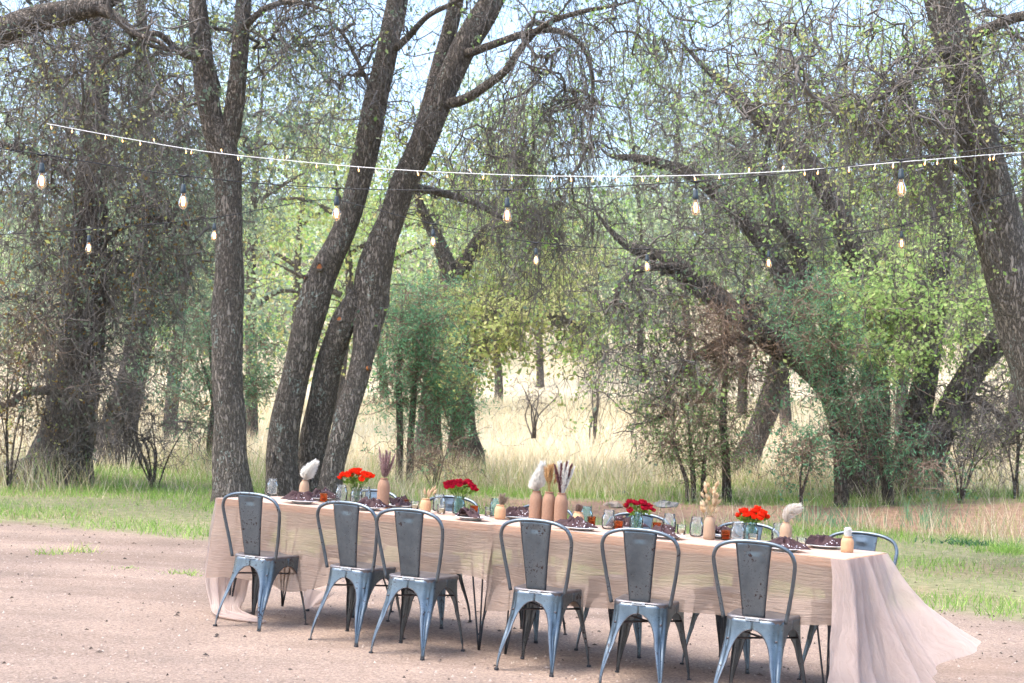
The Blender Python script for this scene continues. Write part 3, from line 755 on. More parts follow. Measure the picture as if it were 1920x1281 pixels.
for k, (px, Y, kd) in enumerate(FARSPEC):
    hp = {0: 1}.get(k, 1)
    top = {560: 120, 640: 200, 720: 270, 830: 280, 930: 60, 1010: -40, 1110: 340, 1200: 60, 1290: -60}.get(px, far.uniform(-120, 60))
    gx = (px - 960) / FPX * Y; gz = float(ground_z(gx, Y)); gy = YH - (gz - CAMH) / Y * FPX
    wp = 620 / Y * 17 * far.uniform(.8, 1.15)
    w0 = 36 * 45 / Y
    limbs = [[(px, gy + 8, w0), (px + far.uniform(-12, 12), gy - 90 * 45 / Y, w0 * .8), (px + far.uniform(-25, 25), (gy + top) / 2, w0 * .55), (px + far.uniform(-40, 40), top + 60, w0 * .2)]]
    for q in range(4):
        sgn = -1 if q % 2 else 1; y0 = gy + (top - gy) * (.3 + .12 * q)
        limbs.append([(px, y0, w0 * .45), (px + sgn * wp * .35, y0 - 45 * 45 / Y, w0 * .3), (px + sgn * wp * .75, y0 - 70 * 45 / Y * far.uniform(.3, 1.4), w0 * .12)])
    ch = (gy - top)
    cl = []
    for q in range(13):
        cl.append((px + far.uniform(-.8, .8) * wp, top + ch * far.uniform(.02, .74), wp * far.uniform(.22, .38), ch * far.uniform(.07, .13), 18, far.uniform(-2, 2), 2.2))
    pal = {'OL': OLIVE[1:] + PALE, 'LI': PALE + PALE + LIME, 'YE': YEL + LIME + PALE}[kd]  # sunlight on the far trees is mixed into these leaf colours
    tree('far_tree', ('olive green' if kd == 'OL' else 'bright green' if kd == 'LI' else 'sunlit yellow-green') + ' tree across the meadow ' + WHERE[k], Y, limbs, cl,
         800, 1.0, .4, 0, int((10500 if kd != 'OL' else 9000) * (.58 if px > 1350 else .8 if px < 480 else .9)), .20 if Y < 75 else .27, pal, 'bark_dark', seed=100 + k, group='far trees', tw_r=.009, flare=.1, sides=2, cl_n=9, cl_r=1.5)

# -- the wooded slope behind, one mass
def far_wood():
    rs = np.random.default_rng(5)
    n = 900
    X = rs.uniform(-95, 95, n); Yv = rs.uniform(105, 230, n)
    V = []; Fl = []; C = []; off = 0
    pals = [np.array(LIME), np.array(OLIVE), np.array(OLIVE), np.array([(.22, .20, .15), (.26, .23, .18), (.18, .16, .12)])]
    for x, y in zip(X, Yv):
        gz = float(ground_z(x, y)); h = rs.uniform(3.5, 8.0); m = 90
        q = rs.normal(size=(m, 3)); q /= np.linalg.norm(q, axis=1, keepdims=True); q *= rs.uniform(.3, 1, (m, 1)) ** .5
        S = np.array([x, y, gz + h * .58]) + q * np.array([h * .5, h * .5, h * .45])
        v, f, c = leaf_quads(S, .75, rs, pals[rs.integers(4)], .7)
        V.append(v); Fl.append(f + off); C.append(c); off += len(v)
    o = mesh_obj('far_wood', np.vstack(V), np.vstack(Fl), M['leaf'], None, False, np.vstack(C))
    o['kind'] = 'stuff'; tag(o, 'pale green and grey scrub covering the slope behind the meadow', 'woodland')
far_wood()

# ================================================================== grass
def blades(X, Y, h, wdt, lean, pal, rs, dz=0.0, K=3):
    n = len(X)
    S = np.stack([X, Y, ground_z(X, Y) - .01 + dz], -1)
    a = rs.uniform(0, 6.28, n); ln = lean * rs.uniform(.2, 1.4, n)
    d = np.stack([np.cos(a) * ln, np.sin(a) * ln, np.ones(n)], -1)
    s = np.linspace(0, 1, K); hh = h * rs.uniform(.45, 1.3, n)
    P = S[:, None] + d[:, None] * (hh[:, None] * s)[..., None]
    bend = rs.uniform(.1, .5, n) * hh * ln
    P[..., 0] += (np.cos(a) * bend)[:, None] * s ** 2; P[..., 1] += (np.sin(a) * bend)[:, None] * s ** 2
    P[..., 2] -= (bend * .6)[:, None] * s ** 2
    b = rs.uniform(-.9, .9, n); sd_ = np.stack([np.cos(b), np.sin(b), np.zeros(n)], -1)
    W_ = (wdt * rs.uniform(.6, 1.3, n))[:, None] * (1 - .85 * s)
    V = np.stack([P - sd_[:, None] * W_[..., None], P + sd_[:, None] * W_[..., None]], 2)
    idx = np.arange(n * K * 2).reshape(n, K, 2)
    F = np.stack([idx[:, :-1, 0], idx[:, :-1, 1], idx[:, 1:, 1], idx[:, 1:, 0]], -1).reshape(-1, 4)
    pal = np.asarray(pal); c = pal[rs.integers(len(pal), size=n)] * rs.uniform(.8, 1.2, (n, 1))
    return V.reshape(-1, 3), F, np.repeat(c, K * 2, 0)

GREENG = [(.21, .38, .07), (.27, .45, .10), (.34, .49, .13), (.17, .31, .07), (.40, .48, .17)]
DRYG = [(.42, .34, .20), (.50, .42, .27), (.36, .29, .17), (.56, .48, .33)]
STRAW = [(.74, .63, .44), (.80, .70, .52), (.66, .55, .36), (.84, .76, .58), (.62, .53, .31)]

def frustum_pts(n, y0, y1, rs, margin=1.2):
    """points spread evenly over the ground the picture can see between two distances"""
    u = rs.uniform(0, 1, n); Y = np.sqrt(y0 ** 2 + u * (y1 ** 2 - y0 ** 2))
    X = rs.uniform(-1, 1, n) * Y * (960 / FPX) * margin
    return X, Y

def grass(name, label, n, y0, y1, h, wdt, lean, pal, keep, seed, K=3):
    rs = np.random.default_rng(seed)
    X, Y = frustum_pts(n, y0, y1, rs)
    p, hs = keep(X, Y)
    m = rs.uniform(0, 1, n) < p
    X, Y = X[m], Y[m]; hs = hs[m]
    V, F, C = blades(X, Y, h * hs, wdt, lean, pal, rs, K=K)
    o = mesh_obj(name, V, F, M['blade'], None, False, C)
    o['kind'] = 'stuff'; tag(o, label, 'grass'); return o

def k_verge(X, Y):
    g, d, s = region(X, Y); p = g * (1 - .9 * d) * (1 - .75 * s)
    tuft = smooth(-.5, .8, fbm2(X * 2.2, Y * 1.6, 14))
    return p * (.25 + .75 * tuft), .55 + .75 * tuft + .9 * smooth(19, 24, Y + .1 * X)
def k_dry(X, Y):
    g, d, s = region(X, Y); tuft = smooth(0, .9, fbm2(X * 1.7 + 3, Y * 1.5, 15))
    return g * (1 - .85 * d) * (.35 + .65 * tuft), .6 + .6 * tuft
def k_tall(X, Y):
    g, d, s = region(X, Y); tuft = smooth(-.3, .9, fbm2(X * 1.3, Y * 1.1, 16))
    edge = smooth(19.5, 23, Y + .25 * np.clip(X, -20, 0) - 4.5 * smooth(-1, 3, X))
    return edge * (1 - d) * (.15 + .85 * tuft), .55 + .7 * tuft
def k_meadow(X, Y):
    g, d, s = region(X, Y); return s * (1 - d), .7 + .5 * smooth(-1, 1, fbm2(X * .8, Y * .6, 17))
grass('verge_grass', 'short green grass along the edge of the gravel', 110000, 10.5, 33, .085, .0042, .55, GREENG, k_verge, 1)
grass('dry_grass', 'short dry grass and litter between the green tufts', 64000, 10.5, 33, .07, .004, .9, DRYG, k_dry, 2)
grass('tall_grass', 'tall straw-coloured grass around the tree feet', 60000, 19, 36, .50, .0045, .45, STRAW + DRYG + GREENG[2:], k_tall, 3, K=4)
grass('meadow_grass', 'pale straw meadow grass in the clearing behind the trees', 68000, 29, 85, .62, .010, .35, STRAW, k_meadow, 4)

def k_bank(X, Y):
    tuft = smooth(.1, .9, fbm2(X * 1.9, Y * 1.3, 19))
    return smooth(20.2, 21.5, Y) * smooth(24.5, 22.5, Y) * smooth(0, 2, X) * tuft, .6 + .6 * tuft
grass('bank_grass', 'sparse dry stalks in front of the bare dirt bank', 9000, 20, 25, .42, .0042, .4, DRYG + STRAW + GREENG[4:], k_bank, 6)

def litter():
    rs = np.random.default_rng(9)
    X, Y = frustum_pts(1500, 7, 18, rs)
    g, d, s = region(X, Y); m = rs.uniform(size=len(X)) < (.35 + .5 * smooth(.5, 3, X)) * (1 - .6 * g)
    X, Y = X[m], Y[m]; n = len(X)
    a = rs.uniform(0, 6.28, n); ln = rs.uniform(.006, .03, n); wd = ln * rs.uniform(.2, .6, n); h = rs.uniform(.003, .012, n)
    z = ground_z(X, Y); V = []; F = []
    ca, sa = np.cos(a), np.sin(a)
    for i in range(n):
        c = np.array([X[i], Y[i], z[i]]); e = np.array([ca[i], sa[i], 0]) * ln[i]; f = np.array([-sa[i], ca[i], 0]) * wd[i]
        k = len(V)
        V += [c - e, c + f * .9 + (0, 0, h[i] * .5), c + e, c - f + (0, 0, h[i] * .3), c + (0, 0, h[i] + .004)]
        F += [(k, k + 1, k + 4), (k + 1, k + 2, k + 4), (k + 2, k + 3, k + 4), (k + 3, k, k + 4)]
    o = mesh_obj('leaf_litter', np.array(V), F, mat_simple('litter', (.03, .022, .02), (.10, .07, .055), 3, .9), None, False)
    o['kind'] = 'stuff'; tag(o, 'dark scraps of leaf and bark strewn over the gravel', 'litter')
litter()
def pebbles():
    rs = np.random.default_rng(10)
    X, Y = frustum_pts(9000, 6.6, 16, rs)
    g, d, s = region(X, Y); m = rs.uniform(size=len(X)) > g; X, Y = X[m], Y[m]; n = len(X)
    oct_ = np.array([(1, 0, 0), (0, 1, 0), (-1, 0, 0), (0, -1, 0), (0, 0, 1.)])
    r = rs.uniform(.003, .011, n) * (rs.uniform(size=n) ** .5 + .3)
    a = rs.uniform(0, 6.28, n); R = np.stack([np.stack([np.cos(a), -np.sin(a)], -1), np.stack([np.sin(a), np.cos(a)], -1)], 1)
    V = np.tile(oct_, (n, 1, 1)) * (r[:, None, None] * rs.uniform(.6, 1.2, (n, 5, 1)))
    V[..., :2] = np.einsum('nij,nkj->nki', R, V[..., :2])
    V += np.stack([X, Y, ground_z(X, Y)], -1)[:, None]
    f = np.array([(0, 1, 4), (1, 2, 4), (2, 3, 4), (3, 0, 4)])
    F = (f[None] + (np.arange(n) * 5)[:, None, None]).reshape(-1, 3)
    pal = np.array([(.22, .16, .13), (.30, .23, .19), (.33, .26, .22), (.15, .11, .095), (.36, .30, .26)])
    c = pal[rs.integers(5, size=n)]
    mt, nt_, b = new_mat('pebble'); a_ = nt_.nodes.new('ShaderNodeAttribute'); a_.attribute_name = 'Col'; L(nt_, a_.outputs[0], b.inputs['Base Color']); b.inputs['Roughness'].default_value = .9
    o = mesh_obj('gravel_stones', V.reshape(-1, 3), F, mt, None, False, np.repeat(c, 5, 0))
    o['kind'] = 'stuff'; tag(o, 'loose pinkish gravel stones over the yard', 'gravel')
pebbles()

def hit(px, py):
    d = ray(px, py)
    for t in np.arange(5, 60, .05):
        q = CP + d * t
        if q[2] < float(ground_z(q[0], q[1])): return q
    return q

def weed(px, py, h, n, label, pal=GREENG, spread=.08, wdt=.004, lean=.9, name='weed_tuft'):
    q = hit(px, py); rs = np.random.default_rng(int(px))
    X = q[0] + rs.normal(size=n) * spread; Y = q[1] + rs.normal(size=n) * spread * .8
    V, F, C = blades(X, Y, np.full(n, h), wdt, lean, pal, rs)
    o = mesh_obj(name, V, F, M['blade'], None, False, C); o['kind'] = 'stuff'; tag(o, label, 'weed')
BLUEG = [(.15, .30, .17), (.19, .36, .20), (.24, .40, .21)]
weed(352, 1077, .05, 90, 'flat green weed on the gravel just left of the table', spread=.10)
weed(88, 1040, .09, 40, 'small upright weed on gravel near the left edge')
weed(155, 1036, .09, 60, 'spindly pale weed on gravel right of the leftmost weed', YEL + GREENG)
weed(240, 1067, .03, 40, 'tiny green sprout on the gravel halfway to the table')
weed(1545, 985, .32, 130, 'tall blue-green weed growing left of the rightmost far chair', BLUEG, .34, .007, .6)
weed(1740, 985, .42, 90, 'slender blue-green weed on the bare dirt right of the table', BLUEG, .28, .007, .5)
weed(1815, 1022, .10, 150, 'low dark green weed on the bare dirt at right', [(.05, .14, .07), (.07, .17, .09)], .20, .012, 1.2)
weed(1885, 1035, .12, 130, 'low green weed at the right edge of the grass', GREENG, .2, .01, 1.0)

def rock(px, py, r, label, c):
    q = hit(px, py)
    V, F = lathe([(.02, -.5), (.7, -.4), (1, 0), (.85, .4), (.5, .65), (.02, .75)], 11)
    rs = np.random.default_rng(int(px)); V = V * (1 + .18 * rs.normal(size=(len(V), 1))) * np.array([1.35, .9, .8]) * r + q
    o = mesh_obj('rock', V, F, mat_simple('rock_%d' % px, tuple(x * .6 for x in c), c, 8, .9), None, False); tag(o, label, 'rock', 'rocks')
rock(1160, 930, .14, 'dark blue-grey rock in the grass behind the three brown vases', (.10, .13, .13))
rock(1248, 950, .15, 'grey rock at the edge of the bare dirt, centre right', (.26, .25, .24))
rock(1147, 950, .12, 'pale brown stone on the dirt bank', (.42, .33, .26))

# ================================================================== furniture
def mat_steel(name, lo, hi):
    m, nt, b = new_mat(name)
    oi = nt.nodes.new('ShaderNodeObjectInfo'); va = nt.nodes.new('ShaderNodeVectorMath'); va.operation = 'ADD'      # every chair wears differently
    sc_ = nt.nodes.new('ShaderNodeMath'); sc_.operation = 'MULTIPLY'; L(nt, oi.outputs['Random'], sc_.inputs[0]); sc_.inputs[1].default_value = 37.0
    L(nt, coords(nt), va.inputs[0]); L(nt, sc_.outputs[0], va.inputs[1]); v = va.outputs[0]
    n1 = noise(nt, v, 7, 6, 0.7); n2 = noise(nt, v, 60, 4, 0.7)
    base = ramp(nt, n1, [(0.3, lo), (0.62, hi)]).outputs[0]
    mul = nt.nodes.new('ShaderNodeMath'); mul.operation = 'MULTIPLY'; L(nt, n1, mul.inputs[0]); L(nt, n2, mul.inputs[1])
    rust = ramp(nt, mul.outputs[0], [(0.325, (0, 0, 0)), (0.38, (1, 1, 1))])
    c = mixc(nt, rust.outputs[0], base, (0.05, 0.032, 0.03))
    L(nt, c, b.inputs['Base Color'])
    b.inputs['Metallic'].default_value = 0.86
    rr = ramp(nt, n2, [(0.3, (0.24, 0.24, 0.24)), (0.7, (0.46, 0.46, 0.46))]); L(nt, rr.outputs[0], b.inputs['Roughness'])
    bump(nt, b, n2, 0.05, 0.002)
    return m
M['steel'] = mat_steel('worn_steel', (0.09, 0.112, 0.13), (0.165, 0.198, 0.222))
M['gunmetal'] = mat_steel('gunmetal', (0.10, 0.125, 0.148), (0.165, 0.20, 0.228))
M['steel_dark'] = mat_simple('dark_steel_edge', (0.055, 0.045, 0.048), (0.12, 0.11, 0.115), 40, 0.5, 0.6)
M['seat_steel'] = mat_simple('seat_steel', (0.12, 0.11, 0.115), (0.24, 0.225, 0.225), 14, 0.42, 0.7, 0.1)
M['rubber'] = mat_simple('black_rubber', (0.015, 0.015, 0.02), (0.03, 0.03, 0.035), 30, 0.7)
M['plate_tag'] = mat_simple('pale_tag', (0.36, 0.40, 0.43), (0.55, 0.58, 0.60), 60, 0.45, 0.6)

SEATZ = 0.445
TOPC = {(-1, 0): (-.148, .048), (1, 0): (.148, .048), (-1, 1): (-.182, .392), (1, 1): (.182, .392)}
FEET = {(-1, 0): (-.172, -.055), (1, 0): (.172, -.055), (-1, 1): (-.215, .415), (1, 1): (.215, .415)}

def leg_mesh(sx, fr):
    C0 = np.array(TOPC[(sx, fr)]); CFt = np.array(FEET[(sx, fr)])
    A = np.array(TOPC[(-sx, fr)]) - C0; B = np.array(TOPC[(sx, 1 - fr)]) - C0
    ha, hb = np.linalg.norm(A) / 2, np.linalg.norm(B) / 2
    dA, dB = A / (2 * ha), B / (2 * hb)
    inward = (dA + dB)
    za, zb = .392, .225
    zs = [SEATZ, .425, .405, za] + [za - (za - zb) * q for q in (.004, .02, .05, .1, .17, .27, .4, .55, .75, 1.0)] + [.205, .17, .13, .10, .075, .06, .05, .03, 0.0]
    S = np.linspace(-1, 1, 25)
    V = []
    for z in zs:
        k = 1 - z / SEATZ
        C = C0 + (CFt - C0) * (k + 0.10 * math.sin(k * math.pi * 2) * -1)
        al = np.interp(z, [0, .05, .075, .225], [.0125, .0135, .017, .046])
        tau = min(1, max(0, (za - z) / (za - zb)))
        q = math.sqrt(max(0, 1 - (1 - tau) ** 2)) if z < za else 0
        for s in S:
            h = ha if s < 0 else hb; d = dA if s < 0 else dB
            a = h - (h - al) * q if z > zb else al
            t = abs(s) * a
            rho = min(.05, a * .9)
            p = C + d * t + inward * (.42 * rho * math.exp(-(t / (.62 * rho)) ** 2))
            # pressed rib down the leg
            gw = np.interp(z, [.04, .07, .25, .272], [0.002, .009, .017, .002])
            if .045 < z < .272 and t < gw:
                p = p + inward * .0065
            V.append((p[0], p[1], z))
    n, k = len(zs), len(S)
    F = [(i * k + j, i * k + j + 1, (i + 1) * k + j + 1, (i + 1) * k + j) for i in range(n - 1) for j in range(k - 1)]
    return np.array(V), F

def seat_outline(n=14, inset=0.0):
    cs = [TOPC[(-1, 0)], TOPC[(1, 0)], TOPC[(1, 1)], TOPC[(-1, 1)]]
    rad = [.075, .075, .055, .055]
    out = []
    c = np.array(cs)
    for i in range(4):
        p, a, b = c[i], c[i - 1], c[(i + 1) % 4]
        da = (a - p) / np.linalg.norm(a - p); db = (b - p) / np.linalg.norm(b - p)
        s, e = p + da * rad[i], p + db * rad[i]
        for k in range(n):
            t = k / (n - 1)
            out.append((1 - t) ** 2 * s + 2 * t * (1 - t) * p + t * t * e)
    out = np.array(out); cen = out.mean(0)
    d = out - cen
    return cen + d * (1 - inset / np.linalg.norm(d, axis=1, keepdims=True))

def seat_mesh():
    rings = [(.004, SEATZ - .02), (-.003, SEATZ), (-.002, SEATZ + .006), (.006, SEATZ + .011), (.02, SEATZ + .011), (.035, SEATZ + .008), (.09, SEATZ + .005), (.14, SEATZ + .004)]
    V = []; F = []
    for ins, z in rings:
        V.extend([(p[0], p[1], z) for p in seat_outline(10, ins)])
    k = len(V) // len(rings)
    for i in range(len(rings) - 1):
        for j in range(k):
            F.append((i * k + j, i * k + (j + 1) % k, (i + 1) * k + (j + 1) % k, (i + 1) * k + j))
    F.append(tuple(range((len(rings) - 1) * k, len(rings) * k)))
    return np.array(V), F

def splat_mesh():
    V = []; nz, nx = 30, 15
    for i in range(nz):
        t = i / (nz - 1)
        z = SEATZ + .012 + (.842 - SEATZ - .012) * t
        hw = .058 + .037 * t ** 1.1
        y0 = .062 * (1 - t) ** 1.25 + .004
        for j in range(nx):
            x = -1 + 2 * j / (nx - 1)
            y = y0 + .010 * (1 - x * x) * .9 - .010        # slight curve across
            if abs(x) > .97: y += .010                      # flange turned forward
            # pressed slot below the top
            if .80 < t < .93 and .22 < abs(x) < .50: pass
            if .855 < t < .90 and abs(x) < .36: y += .004
            V.append((x * hw, y, z + (-.006 * x * x if t > .9 else 0)))
    F = [(i * nx + j, i * nx + j + 1, (i + 1) * nx + j + 1, (i + 1) * nx + j) for i in range(nz - 1) for j in range(nx - 1)]
    return np.array(V), F

def make_chair():
    root = empty('metal_chair')
    seat = mesh_obj('seat', *seat_mesh(), M['seat_steel'], root)
    for fr in (0, 1):
        for sx in (-1, 1):
            V, F = leg_mesh(sx, fr)
            lg = mesh_obj('leg', V, F, M['steel'], root); solid(lg, .0022, 0)
            G_ = V.reshape(-1, 25, 3); mb = MB()
            for e_ in (0, 24): mb.add(*one_tube(G_[3:, e_], .0026, 5, 0))
            mb.build('worn_edge', M['steel_dark'], lg)
            fx, fy = FEET[(sx, fr)]
            mb = MB(); mb.add(*box(fx + (.005 * -sx), fy + (.005 if fr == 0 else -.005), .007, .022, .022, .016))
            bevel(mb.build('rubber_foot', M['rubber'], lg, False), .004)
    hp = [(-.166, .082, .435), (-.182, .070, .52), (-.200, .050, .62), (-.214, .026, .72), (-.212, .012, .765), (-.190, .003, .806), (-.140, 0, .831), (-.075, 0, .843), (0, 0, .846)]
    hp = hp + [(-x, y, z) for x, y, z in hp[-2::-1]]
    mb = MB(); mb.add(*one_tube(hp, .0105, 10, 5)); mb.build('back_hoop', M['gunmetal'], root)
    sp = mesh_obj('backrest', *splat_mesh(), M['gunmetal'], root); solid(sp, .002, 0)
    mb = MB()
    for sx in (-1, 1):          # dark worn edge of the splat
        mb.add(*one_tube([(sx * (.0585 + .037 * t ** 1.1), .062 * (1 - t) ** 1.25 + .004, SEATZ + .012 + .385 * t) for t in np.linspace(0, 1, 7)], .0022, 5, 2))
    mb.build('worn_edge', M['steel_dark'], sp)
    mb = MB(); mb.add(*box(0, .0402, SEATZ - .001, .075, .003, .017))
    tg = mb.build('maker_tag', M['plate_tag'], root, False); bevel(tg, .002)
    mb = MB()
    for k in range(7):
        mb.add(*box(-.022 + .0068 * k, .0384, SEATZ - .001 + .0008 * math.sin(k * 2.3), .0046, .0016, .0045 + .0015 * math.sin(k * 1.7)))
    mb.build('tag_lettering', M['rubber'], tg, False)
    for a, b in (((-1, 0), (1, 1)), ((1, 0), (-1, 1))):
        pa = np.array(TOPC[a]) * .78 + np.array(FEET[a]) * .22; pb = np.array(TOPC[b]) * .78 + np.array(FEET[b]) * .22
        pa, pb = pa * .94 + pb * .06, pb * .94 + pa * .06
        mb = MB(); zz = .335 + (0.006 if a[0] > 0 else 0)
        mb.add(*one_tube([(pa[0], pa[1], zz), ((pa[0] + pb[0]) / 2, (pa[1] + pb[1]) / 2, zz), (pb[0], pb[1], zz)], .0055, 8, 2))
        mb.build('cross_brace', M['steel_dark'], root)
    return root

def chair_matrix(u, v, yaw):
    """yaw about the yard normal; 0 = facing the table from the near side"""
    c, s = math.cos(yaw), math.sin(yaw)
    x = c * eu + s * ev; y = -s * eu + c * ev
    o = TW(u, v, 0)
    o[2] = float(ground_z(o[0], o[1])) - 0.004
    return Matrix(((x[0], y[0], ew[0], o[0]), (x[1], y[1], ew[1], o[1]), (x[2], y[2], ew[2], o[2]), (0, 0, 0, 1)))

NEAR = [(.61, -.385, 5, 'grey metal cafe chair at the left end of the near side'),
        (1.36, -.375, 3, 'grey metal cafe chair second from the left on the near side'),
        (1.89, -.47, 8, 'grey metal cafe chair third from the left on the near side, overlapping its neighbour'),
        (2.68, -.36, 7, 'grey metal cafe chair near the hairpin legs where the two tables meet'),
        (3.32, -.335, 10, 'grey metal cafe chair second from the right on the near side'),
        (4.0, -.395, 6, 'grey metal cafe chair at the right end of the near side')]
FARC = [(.58, 1.0, 176, 'far-side metal chair behind the purple plume vase, mostly hidden'),
        (1.2, 1.045, 183, 'far-side metal chair behind the left dark red bouquet'),
        (1.95, 1.04, 180, 'far-side metal chair behind the three tall brown vases'),
        (2.66, 1.0, 184, 'far-side metal chair behind the right dark red bouquet'),
        (3.4, 1.01, 179, 'far-side metal chair behind the right orange red bouquet'),
        (4.1, 1.05, 182, 'far-side metal chair at the right end, behind the small white-tufted peach vase')]
proto = make_chair()
for i, (u, v, a, lab) in enumerate(NEAR + FARC):
    c = proto if i == 0 else copy_tree(proto)
    c.matrix_world = chair_matrix(u, v, math.radians(a))
    tag(c, lab, 'chair', 'chairs on the near side' if i < 6 else 'chairs on the far side')

# ------------------------------------------------------------------ tables
def mat_wood():
    m, nt, b = new_mat('table_wood')
    v = coords(nt, (1.2, 14, 30)); f = noise(nt, v, 4, 6, 0.6)
    r = ramp(nt, f, [(0.3, (0.62, 0.33, 0.17)), (0.7, (0.80, 0.48, 0.28))])
    L(nt, r.outputs[0], b.inputs['Base Color']); b.inputs['Roughness'].default_value = 0.6
    return m
M['wood'] = mat_wood()
M['hairpin'] = mat_simple('black_steel_rod', (0.02, 0.022, 0.028), (0.05, 0.052, 0.06), 30, 0.45, 0.6)

def make_table(u0, u1, label):
    o = TW(u0, 0, 0); mt = TMAT.copy(); mt.translation = Vector(o)
    root = empty('dining_table', mt)
    ln = u1 - u0
    for k in range(5):
        wd = TWD / 5
        mb = MB(); mb.add(*box(ln / 2, wd * (k + .5), THT - .022, ln, wd - .003, .044))
        bevel(mb.build('plank', M['wood'], root, False), .003)
    for k in (.12, ln - .12):
        mb = MB(); mb.add(*box(k, TWD / 2, THT - .054, .06, TWD - .12, .019)); mb.build('batten', M['wood'], root, False)
    for ux in (.10, ln - .10):
        for vy in (.09, TWD - .09):
            sx = -1 if ux < ln / 2 else 1; sy = -1 if vy < TWD / 2 else 1
            foot = np.array([ux + sx * .01, vy + sy * .01, .012])
            mb = MB(); zt = THT - .064
            mb.add(*box(ux, vy, zt + .0022, .13, .13, .004))
            for (ax, ay) in ((0, 0), (-sx * .11, 0), (0, -sy * .11)):
                mb.add(*one_tube([(ux + ax, vy + ay, zt), foot + np.array([ax * .12, ay * .12, .05]), foot + np.array([ax * .05, ay * .05, 0])], .0055, 8, 3))
            mb.build('hairpin_leg', M['hairpin'], root)
    tag(root, label, 'table', 'two plank tables set end to end')
    return root
make_table(0, TL / 2 - .003, 'left plank table on black hairpin legs, under tan gauze cloth')
make_table(TL / 2 + .003, TL, 'right plank table on black hairpin legs, under pale pinkish gauze cloth')

# ------------------------------------------------------------------ gauze cloths
def mat_gauze(name, c1, c2, alpha, dirn, wsc=15, crk=.80, bst=.45):
    m, nt, b = new_mat(name)
    v = coords(nt, (1, 1, 1), 'UV')
    sv = (5.0, 58.0, 1) if dirn == 'Y' else (52.0, 3.4, 1)
    wob = N(nt, 'TexNoise'); wob.inputs['Scale'].default_value = 5.5; wob.inputs['Detail'].default_value = 2; L(nt, v, wob.inputs['Vector'])
    wad = nt.nodes.new('ShaderNodeVectorMath'); wad.operation = 'MULTIPLY_ADD'; L(nt, wob.outputs['Color'], wad.inputs[0]); wad.inputs[1].default_value = (.07, .07, 0); L(nt, v, wad.inputs[2])
    def anis(k):
        mp = nt.nodes.new('ShaderNodeVectorMath'); mp.operation = 'MULTIPLY'; L(nt, wad.outputs[0], mp.inputs[0]); mp.inputs[1].default_value = tuple(k * q for q in sv); return mp.outputs[0]
    wn = noise(nt, anis(1.0), 1.0, 3, 0.5)
    wv2 = noise(nt, anis(1.9), 1.0, 4, 0.6)
    n2 = noise(nt, v, 60, 4, 0.7); n1 = noise(nt, v, 3.0, 4)
    wv = mixc(nt, 0.4, wn, wv2)
    cr = ramp(nt, wv, [(0.40, (0, 0, 0)), (0.54, (1, 1, 1))])
    col = mixc(nt, n1, c1, c2)
    ab = nt.nodes.new('ShaderNodeMath'); ab.operation = 'SUBTRACT'; L(nt, wn, ab.inputs[0]); ab.inputs[1].default_value = .5
    ab2 = nt.nodes.new('ShaderNodeMath'); ab2.operation = 'ABSOLUTE'; L(nt, ab.outputs[0], ab2.inputs[0])
    crz = ramp(nt, ab2.outputs[0], [(0.0, (crk, crk * .97, crk * .95)), (0.022, (1, 1, 1))])
    col = mixc(nt, 1.0, col, crz.outputs[0], 'MULTIPLY')
    d = nt.nodes.new('ShaderNodeBsdfDiffuse'); t = nt.nodes.new('ShaderNodeBsdfTranslucent'); tr = nt.nodes.new('ShaderNodeBsdfTransparent')
    L(nt, col, d.inputs[0]); L(nt, col, t.inputs[0])
    m1 = nt.nodes.new('ShaderNodeMixShader'); m1.inputs[0].default_value = 0.42
    L(nt, d.outputs[0], m1.inputs[1]); L(nt, t.outputs[0], m1.inputs[2])
    m2 = nt.nodes.new('ShaderNodeMixShader')
    ar = ramp(nt, cr.outputs[0], [(0, (alpha * .55,) * 3), (1, (alpha * 1.1,) * 3)])
    L(nt, ar.outputs[0], m2.inputs[0]); L(nt, m1.outputs[0], m2.inputs[1]); L(nt, tr.outputs[0], m2.inputs[2])
    bp = nt.nodes.new('ShaderNodeBump'); bp.inputs['Strength'].default_value = bst * 1.5; bp.inputs['Distance'].default_value = 0.013
    hm = mixc(nt, 0.15, wv, n2)
    L(nt, hm, bp.inputs['Height']); L(nt, bp.outputs[0], d.inputs['Normal']); L(nt, bp.outputs[0], t.inputs['Normal'])
    nt.nodes.remove(b)
    L(nt, m2.outputs[0], nt.nodes['Material Output'].inputs[0])
    return m
M['gauze_h_shaded'] = mat_gauze('gauze_side_shaded', (0.44, 0.325, 0.26), (0.53, 0.41, 0.335), 0.26, 'Y', 15, .87)  # same cloth as the top, tinted darker to stand in for shade on the drapes
M['gauze_top_lit'] = mat_gauze('gauze_top_lit', (0.64, 0.52, 0.45), (0.74, 0.63, 0.56), 0.22, 'Y')  # same cloth, with the light from above put into a paler tint
M['gauze_end'] = mat_gauze('gauze_end', (0.62, 0.49, 0.44), (0.71, 0.59, 0.54), 0.15, 'X', 20, .93, .5)

def grid_obj(name, G, UV, mat, parent, thick=0):
    n, k, _ = G.shape
    i = np.arange(n * k).reshape(n, k)
    F = np.stack([i[:-1, :-1], i[:-1, 1:], i[1:, 1:], i[1:, :-1]], -1).reshape(-1, 4)
    o = mesh_obj(name, G.reshape(-1, 3), F, mat, parent)
    ul = o.data.uv_layers.new(name='UVMap')
    vi = np.empty(len(o.data.loops), np.int32); o.data.loops.foreach_get('vertex_index', vi)
    ul.data.foreach_set('uv', UV.reshape(-1, 2)[vi].astype(np.float32).ravel())
    return o

